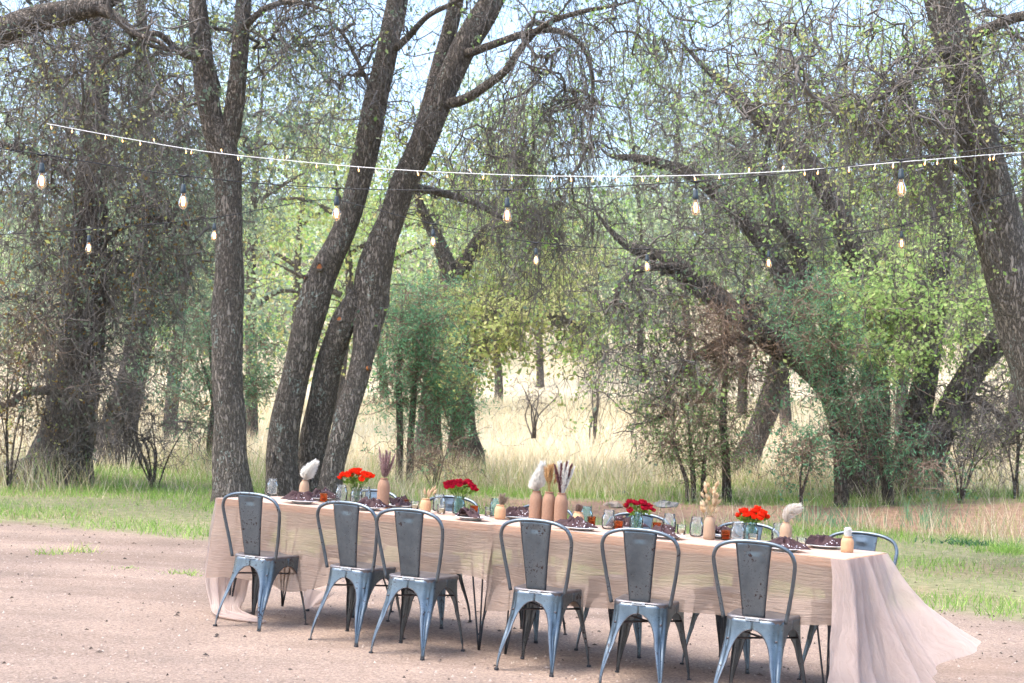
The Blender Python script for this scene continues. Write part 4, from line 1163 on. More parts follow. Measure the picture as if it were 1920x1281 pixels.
def cloth(u0, u1, hem, label, phase, end, lift=0.0):
    mt = TMAT.copy(); root = empty('tablecloth', mt)
    nu = 150
    us = np.linspace(u0, u1, nu)
    # top sheet
    vs = np.linspace(-.006, TWD + .006, 36)
    U, Vv = np.meshgrid(us, vs, indexing='ij')
    Wz = THT + .0035 + lift + .0022 * np.clip(fbm2(U * 9, Vv * 14, 21), -1, 2)
    grid_obj('top_sheet', np.stack([U, Vv, Wz], -1), np.stack([U, Vv], -1), M['gauze_top_lit'], root)
    def drape(sgn, hemf, mat, v0):
        ts = np.linspace(0, 1, 30)
        U, T = np.meshgrid(us, ts, indexing='ij')
        h = hemf(U)
        drop = T * (THT + .0035 - h)
        fold = (np.sin(U * 9 + phase) + .6 * np.sin(U * 17 + 2.1 * phase) + .35 * fbm2(U * 5, drop * 6, 33))
        vv = v0 + sgn * (.002 + lift + .026 * np.clip(drop - .045, 0, 1) + .034 * np.clip(drop - .05, 0, .2) / .2 * drop * 2.2 * fold)
        uu = U + .02 * drop * np.sin(U * 5 + phase)
        ww = THT + .0035 - drop - .004 * np.sin(T * math.pi) 
        return grid_obj('front_drape' if sgn < 0 else 'back_drape', np.stack([uu, vv, ww], -1), np.stack([U, drop * 1.6], -1), mat, root)
    drape(-1, hem, M['gauze_h_shaded'], -.006)
    drape(1, lambda U: .52 + .04 * np.sin(U * 4), M['gauze_h_shaded'], TWD + .006)
    if end: end(root)
    tag(root, label, 'tablecloth', 'gauze tablecloths')
    return root

def left_end(root):
    na, ntt = 70, 70
    a = np.linspace(0, 1, na); t = np.linspace(0, 1, ntt)
    A, T = np.meshgrid(a, t, indexing='ij')
    # centre line of the gathered fall, running down the end and out over the gravel
    cl = catmull([(-.014, .36, THT), (-.012, .33, .60), (.0, .26, .42), (.02, .15, .25), (.11, .05, .10), (.22, -.08, .035), (.38, -.13, .022), (.58, -.13, .012)], 12)
    cc = np.stack([np.interp(t, np.linspace(0, 1, len(cl)), cl[:, k]) for k in range(3)], -1)
    wid = np.interp(t, [0, .2, .42, .55, .68, .8, .92, 1], [.73, .64, .40, .28, .20, .17, .12, .03])
    # across: along v at the top, along a diagonal lower down
    dirv = np.stack([np.interp(t, [0, .4, .6, .8, 1], [0, .12, .30, .35, .25]), np.interp(t, [0, .4, .6, .8, 1], [1, .95, .75, .9, 1]), np.interp(t, [0, .4, .6, .75, 1], [0, 0, .20, .12, .05])], -1)
    dirv /= np.linalg.norm(dirv, axis=1, keepdims=True)
    G = cc[None] + (A - .5)[..., None] * wid[None, :, None] * dirv[None]
    fold = (np.sin(A * 26 + 2 * T) + .7 * np.sin(A * 43 + 1 + 5 * T) + .5 * fbm2(A * 8, T * 6, 5))
    amp = np.interp(t, [0, .08, .4, .7, 1], [0, .012, .026, .020, .006])
    G[..., 0] -= amp[None] * fold * np.interp(t, [0, .6, 1], [1, .8, .3])[None]
    G[..., 2] += amp[None] * fold * np.interp(t, [0, .6, .8, 1], [0, .2, .8, 1])[None]
    G[..., 2] = np.maximum(G[..., 2], .006 + .002 * np.abs(fold))
    grid_obj('end_fall', G, np.stack([A * 1.5, T * 1.6], -1), M['gauze_end'], root)
    # loose triangle of cloth trailing below the hem near the second chair
    s = np.linspace(0, 1, 14)
    P, Q = np.meshgrid(s, s, indexing='ij')
    uu = .80 + P * (.26 - .14 * Q) + .03 * Q; ww = .245 - Q * (.13 - .05 * P); vv = -.03 - .012 * np.sin(P * 9 + Q * 3) * (0.3 + Q)
    grid_obj('trailing_corner', np.stack([uu, vv, ww], -1), np.stack([P * .3, Q * .3], -1), M['gauze_end'], root)

def right_end(root):
    na, ntt = 130, 60
    a = np.linspace(-.10, 1, na); t = np.linspace(0, 1, ntt)
    A, T = np.meshgrid(a, t, indexing='ij')
    Ac = np.clip(A, 0, 1)
    wrap = np.clip(-A, 0, 1)
    topu = TL + .012 - wrap * .75; topv = np.where(A < 0, -.016, Ac * (TWD + .006) - .008)
    flare = np.interp(Ac, [0, .15, .35, .6, .85, 1], [.05, .13, .23, .33, .44, .50])
    hemw = np.interp(Ac, [0, .25, .5, .62, .7, .85, 1], [.015, .02, .07, .08, .15, .27, .36])
    botu = TL + flare - wrap * .55; botv = -.05 + A * (TWD + .10)
    e = T ** 1.55
    shape = T ** 1.25 * .55 + T ** 2.4 * .45
    uu = topu + (botu - topu) * shape + .022 * np.sin(np.clip(T * 5, 0, 1) * math.pi / 2)
    vv = topv + (botv - topv) * e
    ww = THT + .004 + (hemw - THT - .004) * T
    fold = np.sin(A * 15 + .6 + .5 * np.sin(T * 3)) + .8 * np.sin(A * 27 + 1.7 + 1.2 * T) + .45 * np.sin(A * 58 + 3 * T) + .6 * fbm2(A * 8, T * 2.5, 9)
    amp = .006 + .062 * T ** .85
    uu = uu + amp * fold * .75; vv = vv + amp * .3 * np.cos(A * 21)
    ww = np.maximum(ww + .010 * fold * T * (hemw > .05), .008)
    grid_obj('end_fall', np.stack([uu, vv, ww], -1), np.stack([A * 1.2, T * 1.2], -1), M['gauze_end'], root)

cloth(-.008, TL / 2 + .015, lambda U: .235 + .20 * smooth(.75, 1.5, U) + .018 * np.sin(U * 7), 'tan gauze tablecloth on the left table, its end gathered and trailing on gravel', 1.0, left_end)
cloth(TL / 2 - .02, TL + .008, lambda U: .36 - .11 * smooth(2.55, 2.25, U) + .05 * smooth(2.7, 4.2, U) + .012 * np.sin(U * 6), 'pinkish gauze tablecloth on the right table, its end flaring out to the right', 2.6, right_end, .004)

# ================================================================== tableware
def mat_glass(name, tint, fac, milk=0.10):
    m, nt, b = new_mat(name); nt.nodes.remove(b)
    tr = nt.nodes.new('ShaderNodeBsdfTransparent'); tr.inputs[0].default_value = (*tint, 1)
    gl = nt.nodes.new('ShaderNodeBsdfGlossy'); gl.inputs['Roughness'].default_value = 0.04; gl.inputs[0].default_value = (1, 1, 1, 1)
    fr = nt.nodes.new('ShaderNodeLayerWeight'); fr.inputs[0].default_value = fac
    mx = nt.nodes.new('ShaderNodeMixShader')
    v = coords(nt); f = noise(nt, v, 45, 3)
    bp = nt.nodes.new('ShaderNodeBump'); bp.inputs['Strength'].default_value = 0.5; bp.inputs['Distance'].default_value = 0.004
    L(nt, f, bp.inputs['Height']); L(nt, bp.outputs[0], gl.inputs['Normal']); L(nt, bp.outputs[0], fr.inputs['Normal'])
    df = nt.nodes.new('ShaderNodeBsdfTranslucent'); df.inputs[0].default_value = (*[min(1, x * 1.0) for x in tint], 1)
    d2 = nt.nodes.new('ShaderNodeBsdfDiffuse'); d2.inputs[0].default_value = (*tint, 1)
    ms = nt.nodes.new('ShaderNodeMixShader'); L(nt, df.outputs[0], ms.inputs[1]); L(nt, d2.outputs[0], ms.inputs[2])
    mt_ = nt.nodes.new('ShaderNodeMixShader'); mt_.inputs[0].default_value = milk
    L(nt, tr.outputs[0], mt_.inputs[1]); L(nt, ms.outputs[0], mt_.inputs[2])
    L(nt, fr.outputs['Fresnel'], mx.inputs[0]); L(nt, mt_.outputs[0], mx.inputs[1]); L(nt, gl.outputs[0], mx.inputs[2])
    L(nt, mx.outputs[0], nt.nodes['Material Output'].inputs[0])
    return m
M['glass'] = mat_glass('clear_glass', (0.98, 0.99, 0.98), 0.20, 0.08)
M['aqua'] = mat_glass('aqua_glass', (0.84, 0.96, 0.94), 0.20, 0.08)
M['amber'] = mat_glass('amber_glass', (0.80, 0.38, 0.16), 0.12, 0.18)
M['water'] = mat_glass('water', (0.93, 0.97, 0.95), 0.12, 0.02)
M['wax'] = mat_simple('cream_wax', (0.72, 0.58, 0.36), (0.80, 0.68, 0.46), 30, 0.5)
M['wax_amber'] = mat_simple('amber_wax', (0.55, 0.22, 0.09), (0.65, 0.30, 0.13), 30, 0.5)
M['china'] = mat_simple('white_china', (0.78, 0.76, 0.73), (0.84, 0.83, 0.81), 40, 0.25)
M['brownvase'] = mat_simple('brown_matte_clay', (0.275, 0.15, 0.092), (0.32, 0.185, 0.118), 90, 0.8, 0, 0.2, 0.001)
M['tanvase'] = mat_simple('tan_matte_clay', (0.36, 0.235, 0.15), (0.41, 0.275, 0.18), 90, 0.8, 0, 0.2, 0.001)
M['peach'] = mat_simple('peach_matte_clay', (0.56, 0.30, 0.155), (0.62, 0.35, 0.19), 90, 0.75, 0, 0.15, 0.001)
def mat_bandana():
    m, nt, b = new_mat('burgundy_bandana')
    v = coords(nt)
    f = noise(nt, v, 12, 3)
    base = mixc(nt, f, (0.020, 0.005, 0.007), (0.048, 0.012, 0.015))
    vo = N(nt, 'TexVoronoi'); vo.inputs['Scale'].default_value = 75; L(nt, v, vo.inputs['Vector'])
    dots = ramp(nt, vo.outputs[0], [(0.20, (1, 1, 1)), (0.27, (0, 0, 0))])
    zone = ramp(nt, noise(nt, v, 16, 2), [(0.50, (0, 0, 0)), (0.56, (1, 1, 1))])
    k = mixc(nt, 1.0, dots.outputs[0], zone.outputs[0], 'MULTIPLY')
    L(nt, mixc(nt, k, base, (0.62, 0.58, 0.62)), b.inputs['Base Color'])
    b.inputs['Roughness'].default_value = 0.75
    return m
M['bandana'] = mat_bandana()

def spot(px, py, lo=.05, hi=.62):
    """table spot under a picture point; if it would leave the top, slide along the sight column"""
    u, v = on_table(px, py)
    vc = min(max(v, lo), hi)
    if abs(vc - v) > 1e-6:
        for _ in range(8):
            q = TW(u, vc, THT) - CP; e = px - (960 + FPX * q[0] / (q @ CF))
            u += e * (q @ CF) / FPX / eu[0] * .9
    return u, vc

def tmat(u, v, rot=0.0, scale=1.0, dz=0.0):
    c, s = math.cos(rot), math.sin(rot)
    x = (c * eu + s * ev) * scale; y = (-s * eu + c * ev) * scale; z = ew * scale
    o = TW(u, v, THT + .0068 + dz)
    return Matrix(((x[0], y[0], z[0], o[0]), (x[1], y[1], z[1], o[1]), (x[2], y[2], z[2], o[2]), (0, 0, 0, 1)))

def make_jar(mat):
    root = empty('mason_jar')
    prof = [(0.0, .004), (.030, .004), (.0375, .008), (.041, .018), (.0415, .03), (.0415, .068), (.040, .078), (.036, .087), (.0325, .092), (.0325, .096), (.0345, .0975), (.0345, .100), (.0325, .1015), (.0325, .105), (.0345, .1065), (.0345, .109), (.0325, .1105), (.0325, .115), (.0335, .117), (.032, .118),
            (.030, .117), (.030, .094), (.034, .086), (.038, .077), (.0388, .066), (.0388, .02), (.035, .010), (0.0, .009)]
    V, F = lathe(prof, 24)
    b = mesh_obj('glass_body', V, F, mat, root)
    mb = MB()
    for z in (.0985, .1075): mb.add(*lathe([(.0346, z - .0012), (.0358, z), (.0346, z + .0012)], 24))
    mb.build('screw_thread', mat, root)
    # embossed panel
    mb = MB()
    for k, (z, hw) in enumerate(((.058, .55), (.048, .42), (.038, .5))):
        arc = [(.0418 * math.cos(a), .0418 * math.sin(a), z + .003 * math.cos(a * 11 + k)) for a in np.linspace(-math.pi / 2 - hw, -math.pi / 2 + hw, 12)]
        mb.add(*one_tube(arc, .0013, 5, 2))
    mb.build('embossing', mat, root)
    return root

def make_votive(glass, wax):
    root = empty('votive_candle')
    V, F = lathe([(0, .001), (.023, .001), (.0262, .004), (.0265, .05), (.0285, .052), (.0285, .058), (.0255, .058), (.0245, .052), (.0240, .006), (0, .005)], 22)
    mesh_obj('glass_cup', V, F, glass, root)
    V, F = lathe([(0.0, .006), (.0236, .006), (.0236, .032), (.018, .0335), (0.0, .033)], 22); mesh_obj('wax', V, F, wax, root)
    mb = MB(); mb.add(*one_tube([(0, 0, .032), (.001, 0, .04), (.002, .001, .044)], .0008, 5, 2)); mb.build('wick', M['rubber'], root)
    return root

def make_plate():
    root = empty('dinner_plate')
    V, F = lathe([(0, .004), (.055, .004), (.066, .005), (.082, .013), (.104, .017), (.106, .019), (.104, .0205), (.081, .0165), (.065, .0085), (.0, .0075)], 40)
    mesh_obj('plate_body', V, F, M['china'], root)
    V, F = lathe([(.052, .0042), (.053, 0), (.057, 0), (.058, .0044)], 40); mesh_obj('foot_ring', V, F, M['china'], root)
    return root

def vase_profile(kind):
    if kind == 'tall':
        return [(0, 0.002), (.036, .001), (.040, .006), (.0415, .03), (.0418, .12), (.0405, .145), (.036, .165), (.0285, .180), (.0255, .186), (.0250, .190), (.0275, .192), (.0275, .197), (.0240, .198), (.0225, .190), (.022, .17), (0, .165)]
    if kind == 'medium':
        return [(0, 0.002), (.030, .001), (.0335, .006), (.0345, .03), (.0345, .085), (.033, .103), (.0275, .119), (.0195, .130), (.0180, .134), (.0190, .136), (.0190, .139), (.0160, .1395), (.015, .13), (0, .125)]
    return [(0, 0.002), (.031, .001), (.0345, .006), (.0355, .02), (.0355, .055), (.034, .066), (.029, .076), (.0245, .081), (.0240, .084), (.0255, .086), (.0255, .090), (.022, .091), (.0205, .084), (0, .078)]

def make_vase(kind, mat):
    root = empty('clay_vase')
    V, F = lathe(vase_profile(kind), 28); mesh_obj('vase_body', V, F, mat, root)
    zr = {'tall': .195, 'medium': .138, 'small': .0885}[kind]; rr = {'tall': .0265, 'medium': .0185, 'small': .0248}[kind]
    a = np.linspace(0, 2 * math.pi, 25)
    V, F = tubes(np.stack([rr * np.cos(a), rr * np.sin(a), np.full(25, zr)], -1)[None], np.full((1, 25), .0022), 6)
    mesh_obj('rim', V, F, mat, root)
    return root

def napkin_mesh(seed):
    """a loosely knotted bandana: a low folded heap with corners standing out"""
    r = np.random.default_rng(seed)
    mb = MB(); n, k = 16, 64
    ph = r.uniform(0, 6.28, 6); a0 = r.uniform(.080, .098); b0 = r.uniform(.050, .062); hh = r.uniform(.034, .046)
    corners = [(r.uniform(-.3, .3), .5), (math.pi + r.uniform(-.4, .4), .42), (r.uniform(1.0, 2.0), .35)]
    V = []
    for i in range(n):
        q = i / (n - 1)
        for j in range(k):
            th = 2 * math.pi * j / k
            ext = 1 + .10 * math.sin(3 * th + ph[0]) + .07 * math.sin(7 * th + ph[1])
            for ca, am in corners:
                d = (th - ca + math.pi) % (2 * math.pi) - math.pi
                ext += am * math.exp(-(d / .22) ** 2) * q
            rad = q * ext
            ridge = (1 - abs(math.sin(2.5 * th + ph[2] + 1.4 * q))) ** 1.6 + .6 * (1 - abs(math.sin(4.5 * th + ph[3] - 2 * q))) ** 1.6 + .3 * math.sin(9 * th + ph[4] + 5 * q)
            env = max(0, 1 - q ** 2.2)
            z = hh * env * (.62 + .22 * math.sin(th + ph[5]) * q) + .020 * ridge * math.sin(math.pi * min(1, q * 1.05)) ** .7
            for ca, am in corners[2:]:
                d = (th - ca + math.pi) % (2 * math.pi) - math.pi
                z += .045 * math.exp(-(d / .35) ** 2) * q ** 2
            if q < .3: z += .012 * math.cos(q / .3 * math.pi / 2)
            V.append((a0 * rad * math.cos(th), b0 * rad * math.sin(th), .0105 + max(0, z)))
    F = [(i * k + j, i * k + (j + 1) % k, (i + 1) * k + (j + 1) % k, (i + 1) * k + j) for i in range(1, n - 1) for j in range(k)]
    c = len(V); V.append((0, 0, V[0][2]))
    F += [(k + j, k + (j + 1) % k, c) for j in range(k)]
    mb.add(V, F)
    return mb

def fix(root, u, v, rot=0., sc=1., dz=0.):
    root.matrix_world = tmat(u, v, rot, sc, dz); return root

def napkin(u, v, rot, seed, label):
    o = napkin_mesh(seed).build('bandana_napkin', M['bandana']); solid(o, .0012, 0)
    o.matrix_world = tmat(u, v, rot, 1.14, .0085)
    tag(o, label, 'napkin', 'bandana napkins'); return o

PP = make_plate(); first = [True]
def plate(u, v, label):
    o = PP if first[0] else copy_tree(PP); first[0] = False
    fix(o, u, v); tag(o, label, 'plate', 'dinner plates')

near_pl = [((566, 943), 'at the left end of the table, near side'), ((690, 957), 'before the tall purple plume vase, near side'), ((884, 973), 'before the left dark red bouquet, near side'),
           ((1090, 996), 'before the small brown-brush peach vase, near side'), ((1250, 1011), 'before the right dark red bouquet, near side'), ((1470, 1037), 'at the right end, near side')]
far_pl = [((600, 934), 'left of the left orange red bouquet, far side'), ((750, 950), 'right of the purple plume vase, far side'), ((970, 966), 'left of the three brown vases, far side'),
          ((1168, 983), 'left of the right dark red bouquet, far side'), ((1352, 1003), 'right of the bunny tail vase, far side'), ((1544, 1026), 'by the white-tufted peach vase, far side')]
for k, ((px, py), ds) in enumerate(near_pl + far_pl):
    u, v = spot(px, py, .125, .19) if k < 6 else spot(px, py, TWD - .19, TWD - .125)
    plate(u, v, 'white plate under burgundy napkin ' + ds)
    du = {0: -.03, 1: .02, 2: -.02, 3: -.05, 4: -.03, 5: .0}.get(k, 0)
    napkin(u + du, v, [.3, .9, 2.6, .2, -.5, .1, 0., 2., .5, 1., 3., .4][k], 40 + k, 'burgundy print napkin on the plate ' + ds)

JARS = [(510, 932, 'glass', 'clear mason jar standing alone at the left end of the table'), (639, 940, 'glass', 'clear mason jar left of the left orange red bouquet'),
        (683, 944, 'glass', 'clear mason jar right of the left orange red bouquet'), (822, 965, 'glass', 'clear mason jar between a peach vase and the left dark red bouquet'),
        (929, 962, 'aqua', 'mason jar half hidden behind the grey-tufted peach vase'), (1098, 983, 'aqua', 'mason jar half hidden behind the brown-brush peach vase'),
        (1140, 998, 'glass', 'clear mason jar left of the right dark red bouquet'), (1254, 996, 'glass', 'clear mason jar right of the right dark red bouquet'),
        (1305, 1012, 'glass', 'clear mason jar left of the tan bunny tail vase'), (1382, 1024, 'glass', 'clear mason jar left of the right orange red bouquet'),
        (1459, 1018, 'glass', 'clear mason jar half hidden behind the white pampas vase on the right')]
JP = {k: make_jar(M[k]) for k in ('glass', 'aqua')}; used = set()
def put(proto, key, u, v, rot=0., sc=1.):
    o = proto if key not in used else copy_tree(proto); used.add(key)
    return fix(o, u, v, rot, sc)
for k, (px, py, mt, lab) in enumerate(JARS):
    u, v = spot(px, py - 3)
    tag(put(JP[mt], 'jar' + mt, u, v, .4 * k), lab, 'jar', 'drinking jars')

VOT = [(606, 945, 'amber', 'left of the first clear jar pair'), (759, 956, 'amber', 'right of the purple plume vase'), (777, 960, 'clear', 'beside the peach vase with dried grass'),
       (827, 967, 'clear', 'before a jar left of the left dark red bouquet'), (888, 964, 'amber', 'behind a napkin, right of the left dark red bouquet'), (916, 972, 'clear', 'beside the grey-tufted peach vase'),
       (1108, 985, 'amber', 'right of the brown-brush peach vase'), (1159, 999, 'amber', 'next to the jar left of the right dark red bouquet'), (1231, 1000, 'amber', 'under the right dark red bouquet'),
       (1277, 1003, 'clear', 'between two clear jars left of the bunny tail vase'), (1360, 1017, 'amber', 'right of the bunny tail vase'), (1411, 1024, 'clear', 'before the right orange red bouquet'),
       (1502, 1032, 'clear', 'right of the white pampas vase')]
VP = {'amber': make_votive(M['amber'], M['wax_amber']), 'clear': make_votive(M['glass'], M['wax'])}
for px, py, kd, ds in VOT:
    u, v = spot(px, py - 2)
    tag(put(VP[kd], 'vot' + kd, u, v), ('amber glass votive candle ' if kd == 'amber' else 'clear glass votive with cream wax ') + ds, 'candle', 'votive candles')

# ---- dried stems -----------------------------------------------------
def mat_plume(name): 
    return mat_leaf(name, 0.5)
M['plume'] = mat_plume('dried_plume')

def ribbons(P, Wd, rs):
    """P (N,K,3): flat hairs, random facing"""
    N_, K, _ = P.shape
    T = P[:, -1] - P[:, 0]; T /= np.linalg.norm(T, axis=1, keepdims=True) + 1e-9
    q = rs.normal(size=(N_, 3)); sd_ = np.cross(T, q); sd_ /= np.linalg.norm(sd_, axis=1, keepdims=True) + 1e-9
    W_ = Wd if np.ndim(Wd) == 2 else np.tile(np.asarray(Wd), (N_, 1))
    V = np.stack([P - sd_[:, None] * W_[..., None], P + sd_[:, None] * W_[..., None]], 2)
    idx = np.arange(N_ * K * 2).reshape(N_, K, 2)
    F = np.stack([idx[:, :-1, 0], idx[:, :-1, 1], idx[:, 1:, 1], idx[:, 1:, 0]], -1).reshape(-1, 4)
    return V.reshape(-1, 3), F

def plume(name, root, spine, rad, nh, hl, c1, c2, hair_w=.0011, up=.8, seed=0):
    """a fluffy plume: hairs around a bent spine"""
    rs = np.random.default_rng(seed)
    sp = catmull(spine, 8); tt = np.linspace(0, 1, len(sp))
    t = rs.uniform(.0, 1, nh)
    p0 = np.stack([np.interp(t, tt, sp[:, k]) for k in range(3)], -1)
    tg = np.gradient(sp, axis=0); tg /= np.linalg.norm(tg, axis=1, keepdims=True)
    tn = np.stack([np.interp(t, tt, tg[:, k]) for k in range(3)], -1)
    q = rs.normal(size=(nh, 3)); q -= tn * (q * tn).sum(1, keepdims=True); q /= np.linalg.norm(q, axis=1, keepdims=True)
    prof = np.interp(t, np.linspace(0, 1, len(rad)), rad) * rs.uniform(.75, 1.1, nh)
    ln = hl * rs.uniform(.6, 1.2, nh)
    s = np.linspace(0, 1, 4)
    P = p0[:, None] + q[:, None] * (prof[:, None] * s ** .7)[..., None] + tn[:, None] * (ln[:, None] * up * s)[..., None]
    P[..., 2] -= (prof[:, None] * .25 * s ** 2)
    Wd = hair_w * 1.7 * (1 - .7 * s)
    V, F = ribbons(P, Wd, rs)
    m = rs.uniform(0, 1, nh)[:, None]; c = np.asarray(c1) * (1 - m) + np.asarray(c2) * m
    return mesh_obj(name, V, F, M['plume'], root, True, np.repeat(c, 8, 0))

def stems(root, tops, base, col, r=.0011):
    mb = MB()
    for tp in tops:
        mid = (np.array(tp) * .5 + np.array(base) * .5) + np.array([0, 0, .01])
        V, F = one_tube([base, mid, tp], r, 5, 3); mb.add(V, F, col)
    return mb.build('stems', M['plume'], root)

VP_ = {}
def vase(px, py, kind, matn, label, rot=0):
    u, v = spot(px, py - 3, .05, .46)
    key = kind + matn
    o = empty('clay_vase')
    src = VP_.get(key)
    if src is None:
        VP_[key] = src = make_vase(kind, M[matn]); bpy.data.objects.remove(o); o = src
    else:
        bpy.data.objects.remove(o); o = copy_tree(src)
    fix(o, u, v, rot)
    tag(o, label, 'vase', 'clay vases')
    return u, v

def spray(u, v, dz, label, cat='dried flowers', name='dried_spray'):
    root = empty(name, tmat(u, v, -TH * -1, 1.0, dz))    # x axis of the spray runs left-right in the yard
    tag(root, label, cat); return root
WHITE1, WHITE2 = (.84, .80, .73), (.92, .90, .86)

# left white pampas
# vase protos are placed before copies get their sprays
u, v = vase(569, 934, 'medium', 'tanvase', 'tan clay vase holding a white pampas plume at the left end')
r_ = spray(u, v, .125, 'single fluffy white pampas plume leaning right at the left end', name='pampas_plume')
plume('plume', r_, [(0, 0, 0), (.006, 0, .03), (.02, 0, .075), (.055, 0, .125)], [.010, .046, .052, .040, .018], 3000, .05, WHITE1, WHITE2, .0013, seed=1)
stems(r_, [(.012, 0, .05)], (0, 0, -.03), (.5, .42, .28))
u, v = vase(717, 945, 'tall', 'brownvase', 'tall brown clay vase holding purple grass plumes on the left table')
r_ = spray(u, v, .185, 'upright purple grass plumes in the lone tall brown vase', name='purple_grass_plumes')
rs = np.random.default_rng(5); tops = []
for k in range(11):
    a = rs.uniform(0, 6.28); d = rs.uniform(.015, .06); h = rs.uniform(.15, .215)
    tp = (d * math.cos(a) * 1.1 + .012, d * math.sin(a), h); tops.append(tp)
    plume('plume', r_, [(tp[0] * .25, tp[1] * .25, .02), (tp[0] * .6, tp[1] * .6, h * .55), tp], [.006, .0125, .012, .004], 300, .022, (.30, .17, .17), (.58, .43, .41), .0011, seed=20 + k)
stems(r_, tops, (0, 0, -.04), (.42, .30, .22))
# triple vases
tri = [(1003, 977, 'tall brown clay vase on the left of the group of three'), (1027, 982, 'tall brown clay vase in the middle of the group of three'), (1050, 981, 'tall brown clay vase on the right of the group of three')]
uv3 = []
for k, (px, py, lab) in enumerate(tri): uv3.append(vase(px, py, 'tall', 'brownvase', lab))
u, v = uv3[0]
r_ = spray(u, v, .185, 'white fluffy pampas plume in the left of three brown vases', name='pampas_plume')
for k, (dx, h) in enumerate(((-.012, .11), (.012, .165))):
    plume('plume', r_, [(0, 0, 0), (dx * .5, 0, h * .4), (dx + .012, .0, h)], [.012, .044, .048, .036, .016], 1900, .05, WHITE1, WHITE2, .0013, seed=50 + k)
stems(r_, [(.01, 0, .06)], (0, 0, -.03), (.5, .42, .28))
u, v = uv3[1]
r_ = spray(u, v, .185, 'golden tan wheat-like spray in the middle of three brown vases', name='wheat_spray')
tops = []
for k in range(16):
    a = rs.uniform(0, 6.28); d = rs.uniform(.005, .042); h = rs.uniform(.12, .185); tp = (d * math.cos(a), d * math.sin(a), h); tops.append(tp)
    plume('plume', r_, [(tp[0] * .7, tp[1] * .7, h * .5), (tp[0], tp[1], h * .8), (tp[0] * 1.25, tp[1] * 1.25, h)], [.005, .013, .012, .004], 130, .02, (.58, .36, .17), (.76, .53, .30), .0016, seed=70 + k)
stems(r_, tops, (0, 0, -.03), (.60, .42, .22))
u, v = uv3[2]
r_ = spray(u, v, .185, 'white and burgundy foxtail plumes in the right of three brown vases', name='foxtail_plumes')
for k, (dx, dy, h, c) in enumerate(((-.052, 0, .18, 1), (-.03, .02, .195, 0), (-.012, -.01, .185, 1), (.004, -.02, .19, 0), (.022, .01, .2, 1), (.03, -.025, .18, 0), (.05, -.005, .185, 1), (.066, .0, .17, 0), (.03, .03, .2, 0), (-.015, .03, .2, 0))):
    cc = ((.16, .06, .07), (.30, .15, .15)) if c else (WHITE1, WHITE2)
    plume('plume', r_, [(dx * .12, dy * .1, .0), (dx * .5, dy * .5, h * .5), (dx, dy, h)], [.006, .012, .013, .006], 460, .02, *cc, .0013, seed=90 + k)
stems(r_, [(0, 0, .05)], (0, 0, -.03), (.5, .42, .28))
# bunny tails
u, v = vase(1329, 1017, 'medium', 'tanvase', 'tan clay vase packed with pale bunny tail grass')
r_ = spray(u, v, .125, 'tall bundle of pale tan bunny tail grass heads', name='bunny_tail_bundle')
tops = []
def ellipsoid(n=7, m=9):
    V, F = lathe([(max(.0005, math.sin(math.pi * i / (n - 1)) ** .8), i / (n - 1)) for i in range(n)], m); return V, F
EV, EF = ellipsoid()
for k in range(44):
    h = rs.uniform(.02, .185); a = rs.uniform(0, 6.28); d = rs.uniform(.2, 1) ** .6 * .052 * (1 - abs(h - .08) * 3.2 if h > .08 else 1)
    p = np.array([d * math.cos(a), d * math.sin(a), h]); tops.append(tuple(p)); ln = rs.uniform(.032, .046)
    dv = np.array([p[0] * 2.0, p[1] * 2.0, .12]); dv /= np.linalg.norm(dv)
    x_ = np.cross(dv, [0, 1, .1]); x_ /= np.linalg.norm(x_); y_ = np.cross(dv, x_)
    V = p + (EV[:, :1] * .0092) * x_ + (EV[:, 1:2] * .0092) * y_ + (EV[:, 2:] * ln) * dv
    cc = np.array([.66, .47, .28]) * (1 - (m_ := rs.uniform())) + np.array([.80, .66, .47]) * m_
    mesh_obj('grass_head', V, EF, M['plume'], r_, True, np.tile(cc, (len(V), 1)))
    if k % 2 == 0:
        plume('fuzz', r_, [p, p + dv * ln * .6, p + dv * ln], [.009, .0115, .004], 60, .006, cc, cc * 1.1, .0005, seed=200 + k)
stems(r_, tops[:24], (0, 0, -.03), (.62, .5, .3))
u, v = vase(1472, 1027, 'medium', 'tanvase', 'tan clay vase holding a curved white pampas plume on the right')
r_ = spray(u, v, .125, 'curved white pampas plume bending right at the right end', name='pampas_plume')
plume('plume', r_, [(0, 0, 0), (.004, 0, .035), (.02, 0, .075), (.055, 0, .098)], [.012, .032, .040, .036, .016], 2600, .045, (.66, .55, .44), WHITE2, .0012, seed=3)
stems(r_, [(.01, 0, .05)], (0, 0, -.03), (.5, .42, .28))
# small peach vases
u, v = vase(797, 966, 'small', 'peach', 'small peach vase with dried bunny tails left of the dark red bouquet')
r_ = spray(u, v, .08, 'few peach dried grass heads fanning right from a small peach vase', name='dried_grass_fan')
tops = [(-.01, 0, .055), (.012, .01, .05), (.03, 0, .058), (.05, .01, .075), (.055, -.01, .055), (.022, 0, .04)]
for k, tp in enumerate(tops):
    p = np.array(tp); dv = p + np.array([0, 0, .03]); dv /= np.linalg.norm(dv); x_ = np.cross(dv, [0, 1, .1]); x_ /= np.linalg.norm(x_); y_ = np.cross(dv, x_)
    V = p + (EV[:, :1] * .0075) * x_ + (EV[:, 1:2] * .0075) * y_ + ((EV[:, 2:] - .5) * .05) * dv
    mesh_obj('grass_head', V, EF, M['plume'], r_, True, np.tile(np.array([.74, .54, .36]), (len(V), 1)))
    plume('fuzz', r_, [p - dv * .02, p, p + dv * .025], [.006, .009, .003], 60, .01, (.74, .54, .36), (.82, .66, .48), .0007, seed=300 + k)
stems(r_, tops, (0, 0, -.02), (.6, .48, .3))
